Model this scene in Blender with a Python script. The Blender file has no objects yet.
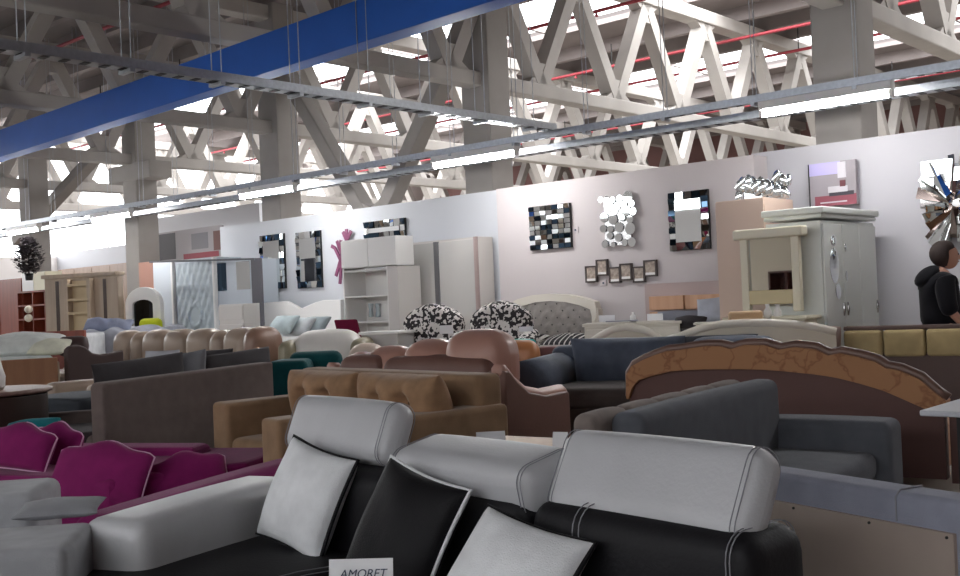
import bpy, math, random
from mathutils import Vector, Matrix
random.seed(7)
SC = bpy.context.scene
COL = SC.collection
R = math.radians
# ------------------------------------------------------------------ camera
F = 1060.0; CAMH = 1.30
ROLL = R(2.45); PITCH = R(0.65)
Xv = Vector((1, 0, 0)); Uv = Vector((0, -math.sin(PITCH), math.cos(PITCH))); Fv = Vector((0, math.cos(PITCH), math.sin(PITCH)))
Cr = math.cos(ROLL) * Xv - math.sin(ROLL) * Uv
Cu = math.sin(ROLL) * Xv + math.cos(ROLL) * Uv
CP = Vector((0, 0, CAMH))
cam = bpy.data.cameras.new('camera'); cam.sensor_width = 36; cam.lens = 36 * F / 960; cam.clip_end = 300; cam.clip_start = .05
camo = bpy.data.objects.new('camera', cam); COL.objects.link(camo)
camo.matrix_world = Matrix.Translation(CP) @ Matrix((Cr, Cu, -Fv)).transposed().to_4x4()
SC.camera = camo
# building axes (U: along the mirror wall to the far left, V: into the hall)
A0 = R(48.1)
UU = Vector((-math.sin(A0), math.cos(A0), 0)); VV = Vector((math.cos(A0), math.sin(A0), 0))
RB = -(math.pi / 2 - A0)
def B(u, v, z=0): return UU * u + VV * v + Vector((0, 0, z))
def ray(px, py): return Fv * F + Cr * (px - 480) - Cu * (py - 288)
def P(px, py, d):
    r = ray(px, py); return CP + r * (d / r.y)
def Pz(px, py, z):
    r = ray(px, py); return CP + r * ((z - CAMH) / r.z)
def G0(px, d):
    p = P(px, 320.5 - .0428 * px, d); return Vector((p.x, p.y, 0))
def atV(px, py, v):
    r = ray(px, py); p = CP + r * (v / r.dot(VV)); return p
def uz(px, py, v):
    p = atV(px, py, v); return p.dot(UU), p.z
def atU(px, py, u):
    r = ray(px, py); return CP + r * (u / r.dot(UU))
# ------------------------------------------------------------------ exposure, world, daylight
SC.view_settings.view_transform = 'Standard'; SC.view_settings.look = 'None'
SC.view_settings.gamma = 1; SC.view_settings.use_curve_mapping = False
SC.view_settings.exposure = 0.9
W = bpy.data.worlds.new('World'); SC.world = W; W.use_nodes = True
W.node_tree.nodes['Background'].inputs[0].default_value = (.93, .96, 1, 1)
W.node_tree.nodes['Background'].inputs[1].default_value = 3.0
def area(name, c, ex, ey, L, col=(1, .985, .97)):
    """c centre, ex / ey full-size edge vectors; light leaves along ex x ey, negated"""
    l = bpy.data.lights.new(name, 'AREA'); l.shape = 'RECTANGLE'; l.size = ex.length; l.size_y = ey.length
    l.energy = L * math.pi * ex.length * ey.length; l.color = col
    o = bpy.data.objects.new(name, l); COL.objects.link(o)
    x = ex.normalized(); y = ey.normalized(); z = x.cross(y)
    o.matrix_world = Matrix.Translation(c) @ Matrix((x, y, z)).transposed().to_4x4()
    o['kind'] = 'structure'
    return o
ROOF = 6.55
SKY = [(14.4, 17.0), (21.0, 23.7), (-8.5, -6.3)]
SKYL = [3.6, 2.6, .3]
for i, (a, b) in enumerate(SKY):
    area('skylight', B(11, (a + b) / 2, ROOF + .10), VV * (b - a), UU * 40, SKYL[i])
area('window_light', B(30.1, 15.5, 4.55), VV * 26, Vector((0, 0, 2.9)) * -1, 3.2)       # far glazed end
area('window_light', B(9, -13.9, 5.1), UU * 46, Vector((0, 0, -1.6)), 1.2)               # high band behind
# ------------------------------------------------------------------ materials
def s2l(c):
    c = c / 255.; return c / 12.92 if c <= .04045 else ((c + .055) / 1.055) ** 2.4
def rgb(h):
    h = h.lstrip('#'); return tuple(s2l(int(h[i:i + 2], 16)) for i in (0, 2, 4)) + (1,)
MATS = {}
def mat(name, col, rough=.6, metal=0, bump=0, bscale=60, var=0, vscale=4, coat=0, sheen=0, col2=None, kind=None, scale=1, emit=0, spec=.5):
    if name in MATS: return MATS[name]
    m = bpy.data.materials.new(name); m.use_nodes = True; n = m.node_tree.nodes; l = m.node_tree.links
    b = n['Principled BSDF']; c = rgb(col)
    b.inputs['Base Color'].default_value = c; b.inputs['Roughness'].default_value = rough; b.inputs['Metallic'].default_value = metal
    b.inputs['Specular IOR Level'].default_value = spec
    if coat: b.inputs['Coat Weight'].default_value = coat; b.inputs['Coat Roughness'].default_value = .15
    if sheen: b.inputs['Sheen Weight'].default_value = sheen; b.inputs['Sheen Roughness'].default_value = .4
    if emit: b.inputs['Emission Color'].default_value = c; b.inputs['Emission Strength'].default_value = emit
    tc = n.new('ShaderNodeTexCoord')
    def noise(sc_, det=4, vec=None):
        t = n.new('ShaderNodeTexNoise'); t.inputs['Scale'].default_value = sc_; t.inputs['Detail'].default_value = det
        l.new(vec or tc.outputs['Object'], t.inputs['Vector']); return t
    def ramp(fac, stops, const=False):
        r = n.new('ShaderNodeValToRGB'); e = r.color_ramp.elements
        while len(e) < len(stops): e.new(.5)
        for k, (p_, cc) in enumerate(stops): e[k].position = p_; e[k].color = cc
        if const: r.color_ramp.interpolation = 'CONSTANT'
        l.new(fac, r.inputs['Fac']); l.new(r.outputs['Color'], b.inputs['Base Color']); return r
    if kind == 'wood':
        mp = n.new('ShaderNodeMapping'); mp.inputs['Scale'].default_value = (scale * 14, scale * 14, scale * 1.2)
        l.new(tc.outputs['Object'], mp.inputs['Vector']); t = noise(1.6, 5, mp.outputs['Vector'])
        ramp(t.outputs['Fac'], [(.3, c), (.7, rgb(col2))])
    elif kind == 'blotch':      # cow-hide like patches
        t = noise(scale, 1.5); ramp(t.outputs['Fac'], [(0, rgb(col2)), (.5, c)], True)
    elif kind == 'mottle':
        t = noise(scale, 4); ramp(t.outputs['Fac'], [(.35, c), (.65, rgb(col2))])
    elif kind == 'check':
        sx = n.new('ShaderNodeSeparateXYZ'); l.new(tc.outputs['Object'], sx.inputs[0]); prev = None
        for ax in (0, 1):
            w1 = n.new('ShaderNodeMath'); w1.operation = 'MULTIPLY'; l.new(sx.outputs[ax], w1.inputs[0]); w1.inputs[1].default_value = scale
            w2 = n.new('ShaderNodeMath'); w2.operation = 'FRACT'; l.new(w1.outputs[0], w2.inputs[0])
            w3 = n.new('ShaderNodeMath'); w3.operation = 'GREATER_THAN'; l.new(w2.outputs[0], w3.inputs[0]); w3.inputs[1].default_value = .74
            if prev: mx = n.new('ShaderNodeMath'); mx.operation = 'MAXIMUM'; l.new(prev.outputs[0], mx.inputs[0]); l.new(w3.outputs[0], mx.inputs[1]); prev = mx
            else: prev = w3
        ramp(prev.outputs[0], [(0, c), (.5, rgb(col2))], True)
    elif kind == 'stripe':
        sx = n.new('ShaderNodeSeparateXYZ'); l.new(tc.outputs['Object'], sx.inputs[0])
        w1 = n.new('ShaderNodeMath'); w1.operation = 'MULTIPLY'; l.new(sx.outputs[0], w1.inputs[0]); w1.inputs[1].default_value = scale
        w2 = n.new('ShaderNodeMath'); w2.operation = 'FRACT'; l.new(w1.outputs[0], w2.inputs[0])
        ramp(w2.outputs[0], [(0, c), (.6, rgb(col2))], True)
    elif kind == 'crease':      # dark veins put the shade of fabric folds into the colour
        t = noise(scale, 3); vo = n.new('ShaderNodeTexVoronoi'); vo.feature = 'DISTANCE_TO_EDGE'; vo.inputs['Scale'].default_value = scale
        mxv = n.new('ShaderNodeMix'); mxv.data_type = 'RGBA'; mxv.inputs[0].default_value = .35
        l.new(tc.outputs['Object'], mxv.inputs[6]); l.new(t.outputs['Color'], mxv.inputs[7]); l.new(mxv.outputs[2], vo.inputs['Vector'])
        ramp(vo.outputs['Distance'], [(0, rgb(col2)), (.05, c)])
    elif var:
        t = noise(vscale, 3)
        ramp(t.outputs['Fac'], [(.3, tuple(x * (1 - var) for x in c[:3]) + (1,)), (.7, tuple(min(1, x * (1 + var)) for x in c[:3]) + (1,))])
    if bump:
        t = noise(bscale, 3); bp = n.new('ShaderNodeBump'); bp.inputs['Strength'].default_value = bump; bp.inputs['Distance'].default_value = .01
        l.new(t.outputs['Fac'], bp.inputs['Height']); l.new(bp.outputs['Normal'], b.inputs['Normal'])
    MATS[name] = m; return m
def fabric(name, col, **k):
    d = dict(rough=.9, bump=.25, bscale=220, var=.10, vscale=9, sheen=.08, spec=.2); d.update(k); return mat(name, col, **d)
def leather(name, col, **k):
    d = dict(rough=.42, bump=.12, bscale=90, var=.04, vscale=6); d.update(k); return mat(name, col, **d)
def wood(name, c1, c2, **k):
    d = dict(rough=.45, kind='wood', col2=c2); d.update(k); return mat(name, c1, **d)
M_mirror = mat('mirror', '#e8ecec', rough=.02, metal=1)
M_mirror2 = mat('mirror_dark', '#42566a', rough=.05, metal=1)
M_chrome = mat('chrome', '#c8c8c8', rough=.2, metal=1)
M_black = mat('black_frame', '#181818', rough=.5)
M_white = mat('white_laminate', '#ebe9e6', rough=.35)
M_whitefab = fabric('white_cloth', '#dfe0e2')
M_paper = mat('paper', '#e8e8ea', rough=.8)
M_ink = mat('ink', '#3c4458', rough=.8)
# ------------------------------------------------------------------ geometry
class G:
    def __init__(s): s.v = []; s.f = []; s.smooth = False
    def add(s, vs, fs, M=None):
        k = len(s.v)
        for p in vs:
            p = Vector(p); s.v.append(M @ p if M is not None else p)
        s.f += [tuple(i + k for i in f) for f in fs]; return s
    def box(s, x0, x1, y0, y1, z0, z1, r=0, puff=(0, 0, 0), M=None, n=1, fold=None):
        """box with rounded edges of radius r, bulging by puff along x / y / z"""
        if x0 > x1: x0, x1 = x1, x0
        if y0 > y1: y0, y1 = y1, y0
        if z0 > z1: z0, z1 = z1, z0
        if not r and not any(puff):
            return s.add([(x, y, z) for x in (x0, x1) for y in (y0, y1) for z in (z0, z1)],
                         [(0, 1, 3, 2), (4, 6, 7, 5), (0, 4, 5, 1), (2, 3, 7, 6), (0, 2, 6, 4), (1, 5, 7, 3)], M)
        s.smooth = True
        c = Vector(((x0 + x1) / 2, (y0 + y1) / 2, (z0 + z1) / 2)); h = [(x1 - x0) / 2, (y1 - y0) / 2, (z1 - z0) / 2]
        r = min(r, min(h) * .98)
        bulge = any(puff); nn = max(n, 7 if bulge else 1)
        def ticks(hh):
            t = [-hh, -hh + r * .27, -hh + r * .6, -hh + r]
            m = [-hh + r + (2 * hh - 2 * r) * k / nn for k in range(1, nn)]
            return t + m + [-x for x in reversed(t)]
        T = [ticks(x) for x in h]; idx = {}; vs = []; fs = []
        def vert(i, j, k):
            key = (i, j, k)
            if key not in idx:
                p = Vector((T[0][i], T[1][j], T[2][k]))
                q = Vector([max(-h[a] + r, min(h[a] - r, p[a])) for a in range(3)])
                d = p - q
                o = q + d.normalized() * r if d.length > 1e-9 else p.copy()
                if bulge:
                    t = [o[a] / h[a] for a in range(3)]; e = .7
                    w = [max(0, 1 - t[a] ** 2) ** e for a in range(3)]
                    o.x += puff[0] * t[0] * w[1] * w[2]; o.y += puff[1] * t[1] * w[0] * w[2]; o.z += puff[2] * t[2] * w[0] * w[1]
                if fold: o = fold(o, h)
                idx[key] = len(vs); vs.append(o + c)
            return idx[key]
        L = [len(t) - 1 for t in T]
        for ax in range(3):
            a, b_ = [q for q in range(3) if q != ax]
            for side in (0, L[ax]):
                for i in range(L[a]):
                    for j in range(L[b_]):
                        q = []
                        for (di, dj) in ((0, 0), (1, 0), (1, 1), (0, 1)):
                            key = [0, 0, 0]; key[ax] = side; key[a] = i + di; key[b_] = j + dj; q.append(vert(*key))
                        flip = (side == 0) ^ (ax == 1)
                        fs.append(tuple(reversed(q)) if flip else tuple(q))
        return s.add(vs, fs, M)
    def prism(s, poly, t0, t1, plane='xz', M=None):
        n = len(poly)
        def mk(a, b, t): return {'xz': (a, t, b), 'xy': (a, b, t), 'yz': (t, a, b)}[plane]
        vs = [mk(a, b, t0) for a, b in poly] + [mk(a, b, t1) for a, b in poly]
        fs = [tuple(range(n)), tuple(range(2 * n - 1, n - 1, -1))] + [(i, i + n, (i + 1) % n + n, (i + 1) % n) for i in range(n)]
        return s.add(vs, fs, M)
    def band(s, top, bot, t0, t1, plane='xz', M=None):
        """strip between two equally long polylines with thickness"""
        n = len(top)
        def mk(a, b, t): return {'xz': (a, t, b), 'xy': (a, b, t), 'yz': (t, a, b)}[plane]
        vs = [mk(a, b, t) for t in (t0, t1) for pl in (top, bot) for a, b in pl]
        fs = []
        for i in range(n - 1):
            a, b, c, d = i, i + 1, n + i + 1, n + i
            fs += [(a, b, c, d), (a + 2 * n, d + 2 * n, c + 2 * n, b + 2 * n), (a, a + 2 * n, b + 2 * n, b), (d, c, c + 2 * n, d + 2 * n)]
        fs += [(0, n, 3 * n, 2 * n), (n - 1, 3 * n - 1, 4 * n - 1, 2 * n - 1)]
        return s.add(vs, fs, M)
    def tube(s, pts, r, n=6, closed=False, M=None):
        s.smooth = True
        pts = [Vector(p) for p in pts]; m = len(pts); vs = []; fs = []
        rr = r if isinstance(r, (list, tuple)) else [r] * m
        up = None
        for i, p in enumerate(pts):
            a = pts[(i - 1) % m] if (closed or i) else p; b = pts[(i + 1) % m] if (closed or i < m - 1) else p
            t = (b - a).normalized()
            if up is None:
                up = Vector((0, 0, 1)) if abs(t.z) < .9 else Vector((1, 0, 0))
            x = (up - t * up.dot(t)).normalized(); y = t.cross(x); up = x
            for k in range(n):
                g = 2 * math.pi * (k + .5) / n; vs.append(p + (x * math.cos(g) + y * math.sin(g)) * rr[i])
        for i in range(m if closed else m - 1):
            for k in range(n):
                a, b = i * n, ((i + 1) % m) * n; fs.append((a + k, a + (k + 1) % n, b + (k + 1) % n, b + k))
        if not closed: fs += [tuple(range(n - 1, -1, -1)), tuple(range((m - 1) * n, m * n))]
        return s.add(vs, fs, M)
    def bar(s, a, b, w, h, up=(0, 0, 1), M=None):
        a = Vector(a); b = Vector(b); t = (b - a).normalized(); up = Vector(up); x = t.cross(up).normalized(); y = x.cross(t)
        vs = [p + x * (i * w / 2) + y * (j * h / 2) for p in (a, b) for i, j in ((-1, -1), (1, -1), (1, 1), (-1, 1))]
        return s.add(vs, [(0, 1, 2, 3), (7, 6, 5, 4), (0, 4, 5, 1), (1, 5, 6, 2), (2, 6, 7, 3), (3, 7, 4, 0)], M)
    def lathe(s, prof, n=24, c=(0, 0, 0), M=None, smooth=True):
        s.smooth = s.smooth or smooth; vs = []; fs = []; m = len(prof)
        for r, z in prof:
            for k in range(n):
                g = 2 * math.pi * k / n; vs.append((c[0] + r * math.cos(g), c[1] + r * math.sin(g), c[2] + z))
        for i in range(m - 1):
            for k in range(n): fs.append((i * n + k, i * n + (k + 1) % n, (i + 1) * n + (k + 1) % n, (i + 1) * n + k))
        fs += [tuple(range(n - 1, -1, -1)), tuple(range((m - 1) * n, m * n))]
        return s.add(vs, fs, M)
    def pillow(s, w, h, t, M=None, n=12, pinch=.08, wob=.0):
        s.smooth = True; vs = []; fs = []
        def xy(u, v): return w / 2 * u * (1 - pinch * (1 - v * v)), h / 2 * v * (1 - pinch * (1 - u * u))
        for sd in (-1, 1):
            for i in range(n + 1):
                for j in range(n + 1):
                    u = -1 + 2 * i / n; v = -1 + 2 * j / n
                    u = math.sin(u * math.pi / 2); v = math.sin(v * math.pi / 2)
                    x, z = xy(u, v); y = sd * t / 2 * (max(0, (1 - u * u) * (1 - v * v))) ** .38 * (1 + wob * math.sin(5 * u + 3 * v))
                    vs.append((x, y, z))
        m = (n + 1) * (n + 1)
        for sd in (0, 1):
            for i in range(n):
                for j in range(n):
                    q = (sd * m + i * (n + 1) + j, sd * m + (i + 1) * (n + 1) + j, sd * m + (i + 1) * (n + 1) + j + 1, sd * m + i * (n + 1) + j + 1)
                    fs.append(q if sd == 0 else tuple(reversed(q)))
        return s.add(vs, fs, M)
    def ellipsoid(s, c, r, n=16, M=None):
        s.smooth = True; vs = []; fs = []; m = n // 2
        for i in range(m + 1):
            th = math.pi * (.001 + .998 * i / m)
            for k in range(n):
                g = 2 * math.pi * k / n; vs.append((c[0] + r[0] * math.sin(th) * math.cos(g), c[1] + r[1] * math.sin(th) * math.sin(g), c[2] + r[2] * math.cos(th)))
        for i in range(m):
            for k in range(n): fs.append((i * n + k, (i + 1) * n + k, (i + 1) * n + (k + 1) % n, i * n + (k + 1) % n))
        fs += [tuple(range(n)), tuple(range((m + 1) * n - 1, m * n - 1, -1))]
        return s.add(vs, fs, M)
def pillow_edge(w, h, pinch=.08, n=10):
    e = []
    for k in range(4):
        for i in range(n):
            t = -1 + 2 * i / n; u, v = [(t, -1), (1, t), (-t, 1), (-1, -t)][k]
            e.append((w / 2 * u * (1 - pinch * (1 - v * v)), 0, h / 2 * v * (1 - pinch * (1 - u * u))))
    return e
def obj(name, g, m, parent=None, loc=(0, 0, 0), rot=(0, 0, 0), bevel=0, label=None):
    me = bpy.data.meshes.new(name); me.from_pydata([tuple(v) for v in g.v], [], g.f); me.validate(); me.update()
    me.materials.append(m)
    if g.smooth: me.polygons.foreach_set('use_smooth', [True] * len(me.polygons))
    o = bpy.data.objects.new(name, me); COL.objects.link(o)
    o.location = loc; o.rotation_euler = rot
    if parent is not None: o.parent = parent
    if g.smooth and not bevel: md = o.modifiers.new('wn', 'WEIGHTED_NORMAL'); md.keep_sharp = True
    if bevel:
        md = o.modifiers.new('b', 'BEVEL'); md.width = bevel; md.segments = 3; md.limit_method = 'ANGLE'
    if label: o['label'] = label
    return o
def tag(o, label, cat, group=None, kind=None):
    o['label'] = label; o['category'] = cat
    if group: o['group'] = group
    if kind: o['kind'] = kind
    return o
def thing(name, label, cat, loc=(0, 0, 0), rz=0, group=None):
    o = bpy.data.objects.new(name, None); COL.objects.link(o); o.location = loc; o.rotation_euler = (0, 0, rz); o.empty_display_size = .1
    return tag(o, label, cat, group)
def struct(name, g, m, **k):
    o = obj(name, g, m, **k); o['kind'] = 'structure'; return o
def line_thing(name, label, cat, a, b, group=None):
    """root at a, local x towards b, local y to the left (the front)"""
    d = b - a; t = thing(name, label, cat, (a.x, a.y, 0), math.atan2(d.y, d.x), group); return t, Vector((d.x, d.y, 0)).length
def wallthing(name, label, cat, px0, px1, v, group=None, pyref=280, z=0):
    """root on building plane V=v, local x runs along the wall (photo left to right), local y into the wall"""
    u0, _ = uz(px0, pyref, v); u1, _ = uz(px1, pyref, v)
    return thing(name, label, cat, B(u0, v, z), RB, group), u0 - u1
def zv(px, py, v): return uz(px, py, v)[1]
# ================================================================== THE HALL
M_roof = mat('roof_concrete', '#7d7573', rough=.9, var=.15, vscale=.6)
M_rib = mat('rib_concrete', '#8a8280', rough=.9, var=.1, vscale=1.5)
M_conc = mat('truss_concrete', '#a8a39e', rough=.85, var=.08, vscale=2, bump=.1, bscale=20)
M_col = mat('column_concrete', '#8f8a86', rough=.85, var=.08, vscale=2, bump=.1, bscale=20)
M_blue = mat('blue_paint', '#0a5cbe', rough=.5, var=.05, vscale=3)
M_red = mat('red_pipe_paint', '#93303a', rough=.6)
M_galv = mat('galvanised', '#a9adb2', rough=.35, metal=.75, var=.1, vscale=30)
M_dwall = mat('brown_wall', '#7a5a57', rough=.9, var=.15, vscale=.8)
M_floor = mat('floor_tile', '#8d877f', rough=.3, var=.08, vscale=1.2)
U0, U1, V0, V1 = -14, 30.2, -14, 31
def slab(u0, u1, v0, v1, z0, z1, g=None):
    g = g or G(); c = [B(u, v) for u, v in ((u0, v0), (u1, v0), (u1, v1), (u0, v1))]
    vs = [(p.x, p.y, z) for z in (z0, z1) for p in c]
    return g.add(vs, [(0, 1, 2, 3), (7, 6, 5, 4), (0, 4, 5, 1), (1, 5, 6, 2), (2, 6, 7, 3), (3, 7, 4, 0)])
struct('floor', slab(U0, U1, V0, V1, -.1, 0), M_floor)
g = G(); e = [V0] + [x for a, b in sorted(SKY) for x in (a, b)] + [V1]
for k in range(0, len(e), 2): slab(U0, U1, e[k], e[k + 1], ROOF, ROOF + .18, g)
for a, b in SKY:
    slab(U0, -9, a, b, ROOF, ROOF + .18, g)
struct('ceiling', g, M_roof)
g = G(); v = V0 + .6
while v < V1:
    if not any(a - .1 < v < b + .1 for a, b in SKY): slab(U0, U1, v - .07, v + .07, ROOF - .26, ROOF, g)
    v += 1.05
struct('trim_1', g, M_rib)
g = G()
for a, b in SKY:
    for u in range(-8, 31, 3): slab(u - .03, u + .03, a, b, ROOF + .02, ROOF + .08, g)
struct('trim_2', g, M_rib)
g = slab(U1, U1 + .2, V0, V1, 0, 3.1); slab(U1, U1 + .2, V0, 2.5, 3.1, ROOF, g); slab(U1, U1 + .2, 28.5, V1, 3.1, ROOF, g); slab(U1, U1 + .2, 2.5, 28.5, 6.0, ROOF, g)
struct('wall_far_left', g, mat('back_wall', '#cfcbca', rough=.9))
g = G()
for k in range(0, 13): slab(29.95, 30.05, 2.5 + 2 * k - .03, 2.5 + 2 * k + .03, 3.1, 6.0, g)
slab(29.95, 30.05, 2.5, 28.5, 4.55, 4.6, g)
struct('window_1', g, M_white)
struct('wall_near_right', slab(U0 - .2, U0, V0, V1, 0, ROOF), M_dwall)
g = slab(U0, U1, V0 - .2, V0, 0, 4.3); slab(U0, U1, V0 - .2, V0, 5.9, ROOF, g)
struct('wall_behind', g, mat('back_wall', '#cfcbca', rough=.9))
g = G()
for k in range(24): slab(-14 + 1.9 * k, -13.94 + 1.9 * k, V0 - .05, V0 + .02, 4.3, 5.9, g)
struct('window_2', g, M_white)
struct('wall_behind_partition', slab(uz(722, 280, 21.44)[0], uz(700, 280, 21.44)[0], -4.1, -4.0, 0, 3.0) if 0 else slab(uz(815, 280, 21.44)[0], uz(730, 280, 21.44)[0], -4.1, -4.0, 0, 3.0), mat('cream_wall', '#f0e2cc', rough=.8))
struct('wall_far', slab(U0, U1, V1, V1 + .2, 0, ROOF), M_dwall)
# ------------------------------------------------------------------ columns, trusses
UC = [4.49, 9.48, 14.05, 18.4, 22.8]
names = ['grey concrete column rising behind the tall white wardrobe', 'concrete column rising behind the white panelled wall left of the faceted mirror', 'concrete column above the partition left of the branch decoration',
         'concrete column with bracket above the pale wood wall unit', 'concrete column furthest left, behind the dark plant']
VC = 10.85
for i, u in enumerate(UC):
    t = thing('concrete_column', names[i], 'column', B(u, VC, 0), RB, 'columns of the hall')
    obj('shaft', G().box(-.25, .25, -.22, .22, 0, ROOF - .27), M_col, t, bevel=.02)
    if i == 3: obj('corbel', G().box(-.75, .75, -.24, .24, 3.86, 4.18), M_col, t, bevel=.02)
UT = [-.3, 4.49, 9.48, 14.05, 18.4, 22.8, 27.2]
tl = ['pale concrete lattice truss over the viewer', 'pale concrete lattice truss at the right picture corner', 'white lit lattice truss crossing the right half of the picture',
      'lattice truss crossing above the branch decoration', 'lattice truss above the quilted wardrobe', 'lattice truss meeting the column furthest left', 'furthest lattice truss before the glazed end']
CZ0, CZ1, TZ0, TZ1 = 4.16, 4.36, 6.02, 6.25
for i, u in enumerate(UT):
    t = thing('lattice_truss', tl[i], 'truss', B(u, 0, 0), RB, 'roof trusses')
    y0, y1 = -6.0, 30.6
    obj('lower_chord', G().box(-.12, .12, y0, y1, CZ0, CZ1), M_conc, t, bevel=.02)
    obj('upper_chord', G().box(-.15, .15, y0, y1, TZ0, TZ1), M_conc, t, bevel=.02)
    n = int((y1 - y0) / 1.9); y = VC - 1.9 * 8 - .95 + 1.45
    nodes = []
    k = 0; yy = y0 + .9
    while yy < y1 - 1:
        a = (0, yy, CZ1 - .04); b = (0, yy + .95, TZ0 + .04)
        for p, q in ((a, b), (b, (0, yy + 1.9, CZ1 - .04))):
            g = G().bar(p, q, .2, .22, up=(1, 0, 0)); obj('diagonal', g, M_conc, t)
            k += 1
        # haunches that round the openings off
        g = G().prism([(yy - .34, CZ1 - .01), (yy - .17, CZ1 + .1), (yy - .13, CZ1 + .3), (yy + .13, CZ1 + .3), (yy + .17, CZ1 + .1), (yy + .34, CZ1 - .01)], -.1, .1, 'yz')
        obj('gusset', g, M_conc, t)
        g = G().prism([(yy + .95 - .34, TZ0 + .01), (yy + .95 + .34, TZ0 + .01), (yy + .95 + .17, TZ0 - .1), (yy + .95 + .13, TZ0 - .3), (yy + .95 - .13, TZ0 - .3), (yy + .95 - .17, TZ0 - .1)], -.1, .1, 'yz')
        obj('gusset', g, M_conc, t)
        yy += 1.9
# V braces in the column row
for (ua, ub, lb) in ((9.48, 14.05, 'thick grey V brace rising from behind the wall above the double mirror'), ):
    um = (ua + ub) / 2; t = thing('concrete_brace', lb, 'brace', B(um, VC + .0, 0), RB, 'V braces in the column row')
    for s in (-1, 1):
        obj('brace_arm', G().bar((0, 0, 2.4), (s * (ub - ua) / 2 * .9, 0, 5.2), .22, .26, up=(0, 1, 0)), M_col, t, bevel=.02)
    obj('gusset', G().prism([(-.3, 2.3), (.3, 2.3), (.42, 2.95), (0, 2.75), (-.42, 2.95)], -.12, .12), M_col, t)
tt_ = thing('concrete_brace', 'slanted grey brace crossing the column furthest left', 'brace', B(22.7, VC + .55, 4.0), RB, 'V braces in the column row')
obj('brace_arm', G().bar((-2.2, 0, -.85), (2.2, 0, .95), .22, .26, up=(0, 1, 0)), M_col, tt_, bevel=.02)
# blue beam
u_a, z_lo = 4.0, 3.80
d_ = B(0, 0)
VBm = 6.8
zl = -.12 + (zv(100, 122, VBm) + zv(400, 33, VBm)) / 2; zh = -.12 + (zv(60, 102, VBm) + zv(300, 25, VBm)) / 2
ba = Pz(0, 160, zl); bb = Pz(480, 10, zl); bd = (bb - ba).normalized(); ba -= bd * 9; bb += bd * 6
tag(obj('blue_beam', G().bar((ba.x, ba.y, (zl + zh) / 2), (bb.x, bb.y, (zl + zh) / 2), .22, zh - zl), M_blue, bevel=.01), 'long bright blue painted beam crossing the upper left', 'beam')
# red sprinkler pipes
pl = ['red sprinkler pipe high in the dark roof, nearest the viewer', 'red sprinkler pipe in the dark roof left of the blue beam', 'red sprinkler pipe just behind the blue beam',
      'red sprinkler pipe first beyond the column row', 'red sprinkler pipe second beyond the column row', 'red sprinkler pipe third beyond the column row', 'red sprinkler pipe fourth beyond the column row', 'red sprinkler pipe furthest back under the roof']
for k, v in enumerate((3.6, 5.6, 8.6, 11.7, 14.0, 17.6, 19.4, 24.2)):
    t = thing('sprinkler_pipe', pl[k], 'pipe', B(29, v, 5.85), RB, 'red sprinkler pipes')
    obj('pipe', G().tube([(0, 0, 0), (38, 0, 0)], .03), M_red, t)
    g = G()
    for q in range(12): g.tube([(1.5 + q * 3.1, 0, 0), (1.5 + q * 3.1, 0, .45)], .012, 5)
    obj('hanger', g, M_black, t)
    g = G()
    for q in range(12): g.lathe([(.02, -.09), (.035, -.08), (.015, -.03), (.015, 0)], 8, (.6 + q * 3.1, 0, 0))
    obj('sprinkler_head', g, M_red, t)
# ------------------------------------------------------------------ partition walls of the shop
M_wl = mat('wall_paint_white', '#cfd1d6', rough=.8)
M_wp = mat('wall_paint_pinkish', '#c9c1c1', rough=.8, var=.03, vscale=.5)
M_wr = mat('wall_paint_blueish', '#bfbdc2', rough=.8, var=.03, vscale=.5)
VW = 10.07
def wseg(name, px0, px1, v, m, th=.1, z0=0, zt=None, pyt=None, zt2=None):
    u0, _ = uz(px0, 280, v); u1, _ = uz(px1, 280, v)
    zt = zt if zt else zv(*pyt, v)
    return struct(name, slab(u1, u0, v, v + th, z0, zt), m)
WZ = 2.86
wseg('wall_left', 222, 500, VW + .12, M_wl, zt=(zv(222, 228, VW + .12) + zv(480, 191, VW + .12)) / 2)
wseg('wall_middle', 500, 759, VW, M_wp, th=.3, zt=(zv(510, 187, VW) + zv(755, 155, VW)) / 2)
wseg('wall_right', 757, 1120, VW + .32, M_wr, zt=(zv(800, 147, VW + .32) + zv(950, 127, VW + .32)) / 2)
wseg('wall_background', 45, 150, 15, mat('partition_grey', '#a2a3a8', rough=.8), pyt=(85, 250))
wseg('wall_background_2', 148, 262, 14, M_wl, pyt=(190, 213))
# ------------------------------------------------------------------ cable trays, lamps
def tray(name, label, a, b, z, w=.1, wires=14, dz=0):
    t, L = line_thing(name, label, 'cable tray', a, b, 'cable trays'); t.location.z = z
    g = G().box(0, L, -w, w, 0, .008)
    for s in (-w, w): g.box(0, L, s - .006, s + .006, 0, .07)
    obj('channel', g, M_galv, t)
    g = G(); q = .1
    while q < L: g.box(q, q + .05, -w + .02, w - .02, -.004, 0); q += .15
    obj('slots', g, M_black, t)['kind'] = 'stuff'
    for k in range(wires):
        x = (k + .5) * L / wires
        for s in (-w, w): obj('wire', G().tube([(x, s, .05), (x, s, 6.2 - z)], .0045, 4), M_galv, t)
        obj('bracket', G().box(x - .02, x + .02, -w - .02, w + .02, -.03, 0), M_galv, t)
    return t
VT = 8.9; ZT = 1.75 + CAMH
UJ = 7.03
def sm(a, b): return a
pa = atU(0, 52, UJ); pb = atU(548, 131, UJ); zt1 = pb.z; pa2 = Pz(0, 51, zt1); pb2 = Pz(552, 131, zt1)
tray('cable_tray', 'cable tray falling from the upper left edge to the picture middle', pa2 + (pa2 - pb2) * .3, pb2, zt1, .065, 10)
zt2 = (zv(290, 184, VT) + zv(700, 117, VT)) / 2
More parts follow.
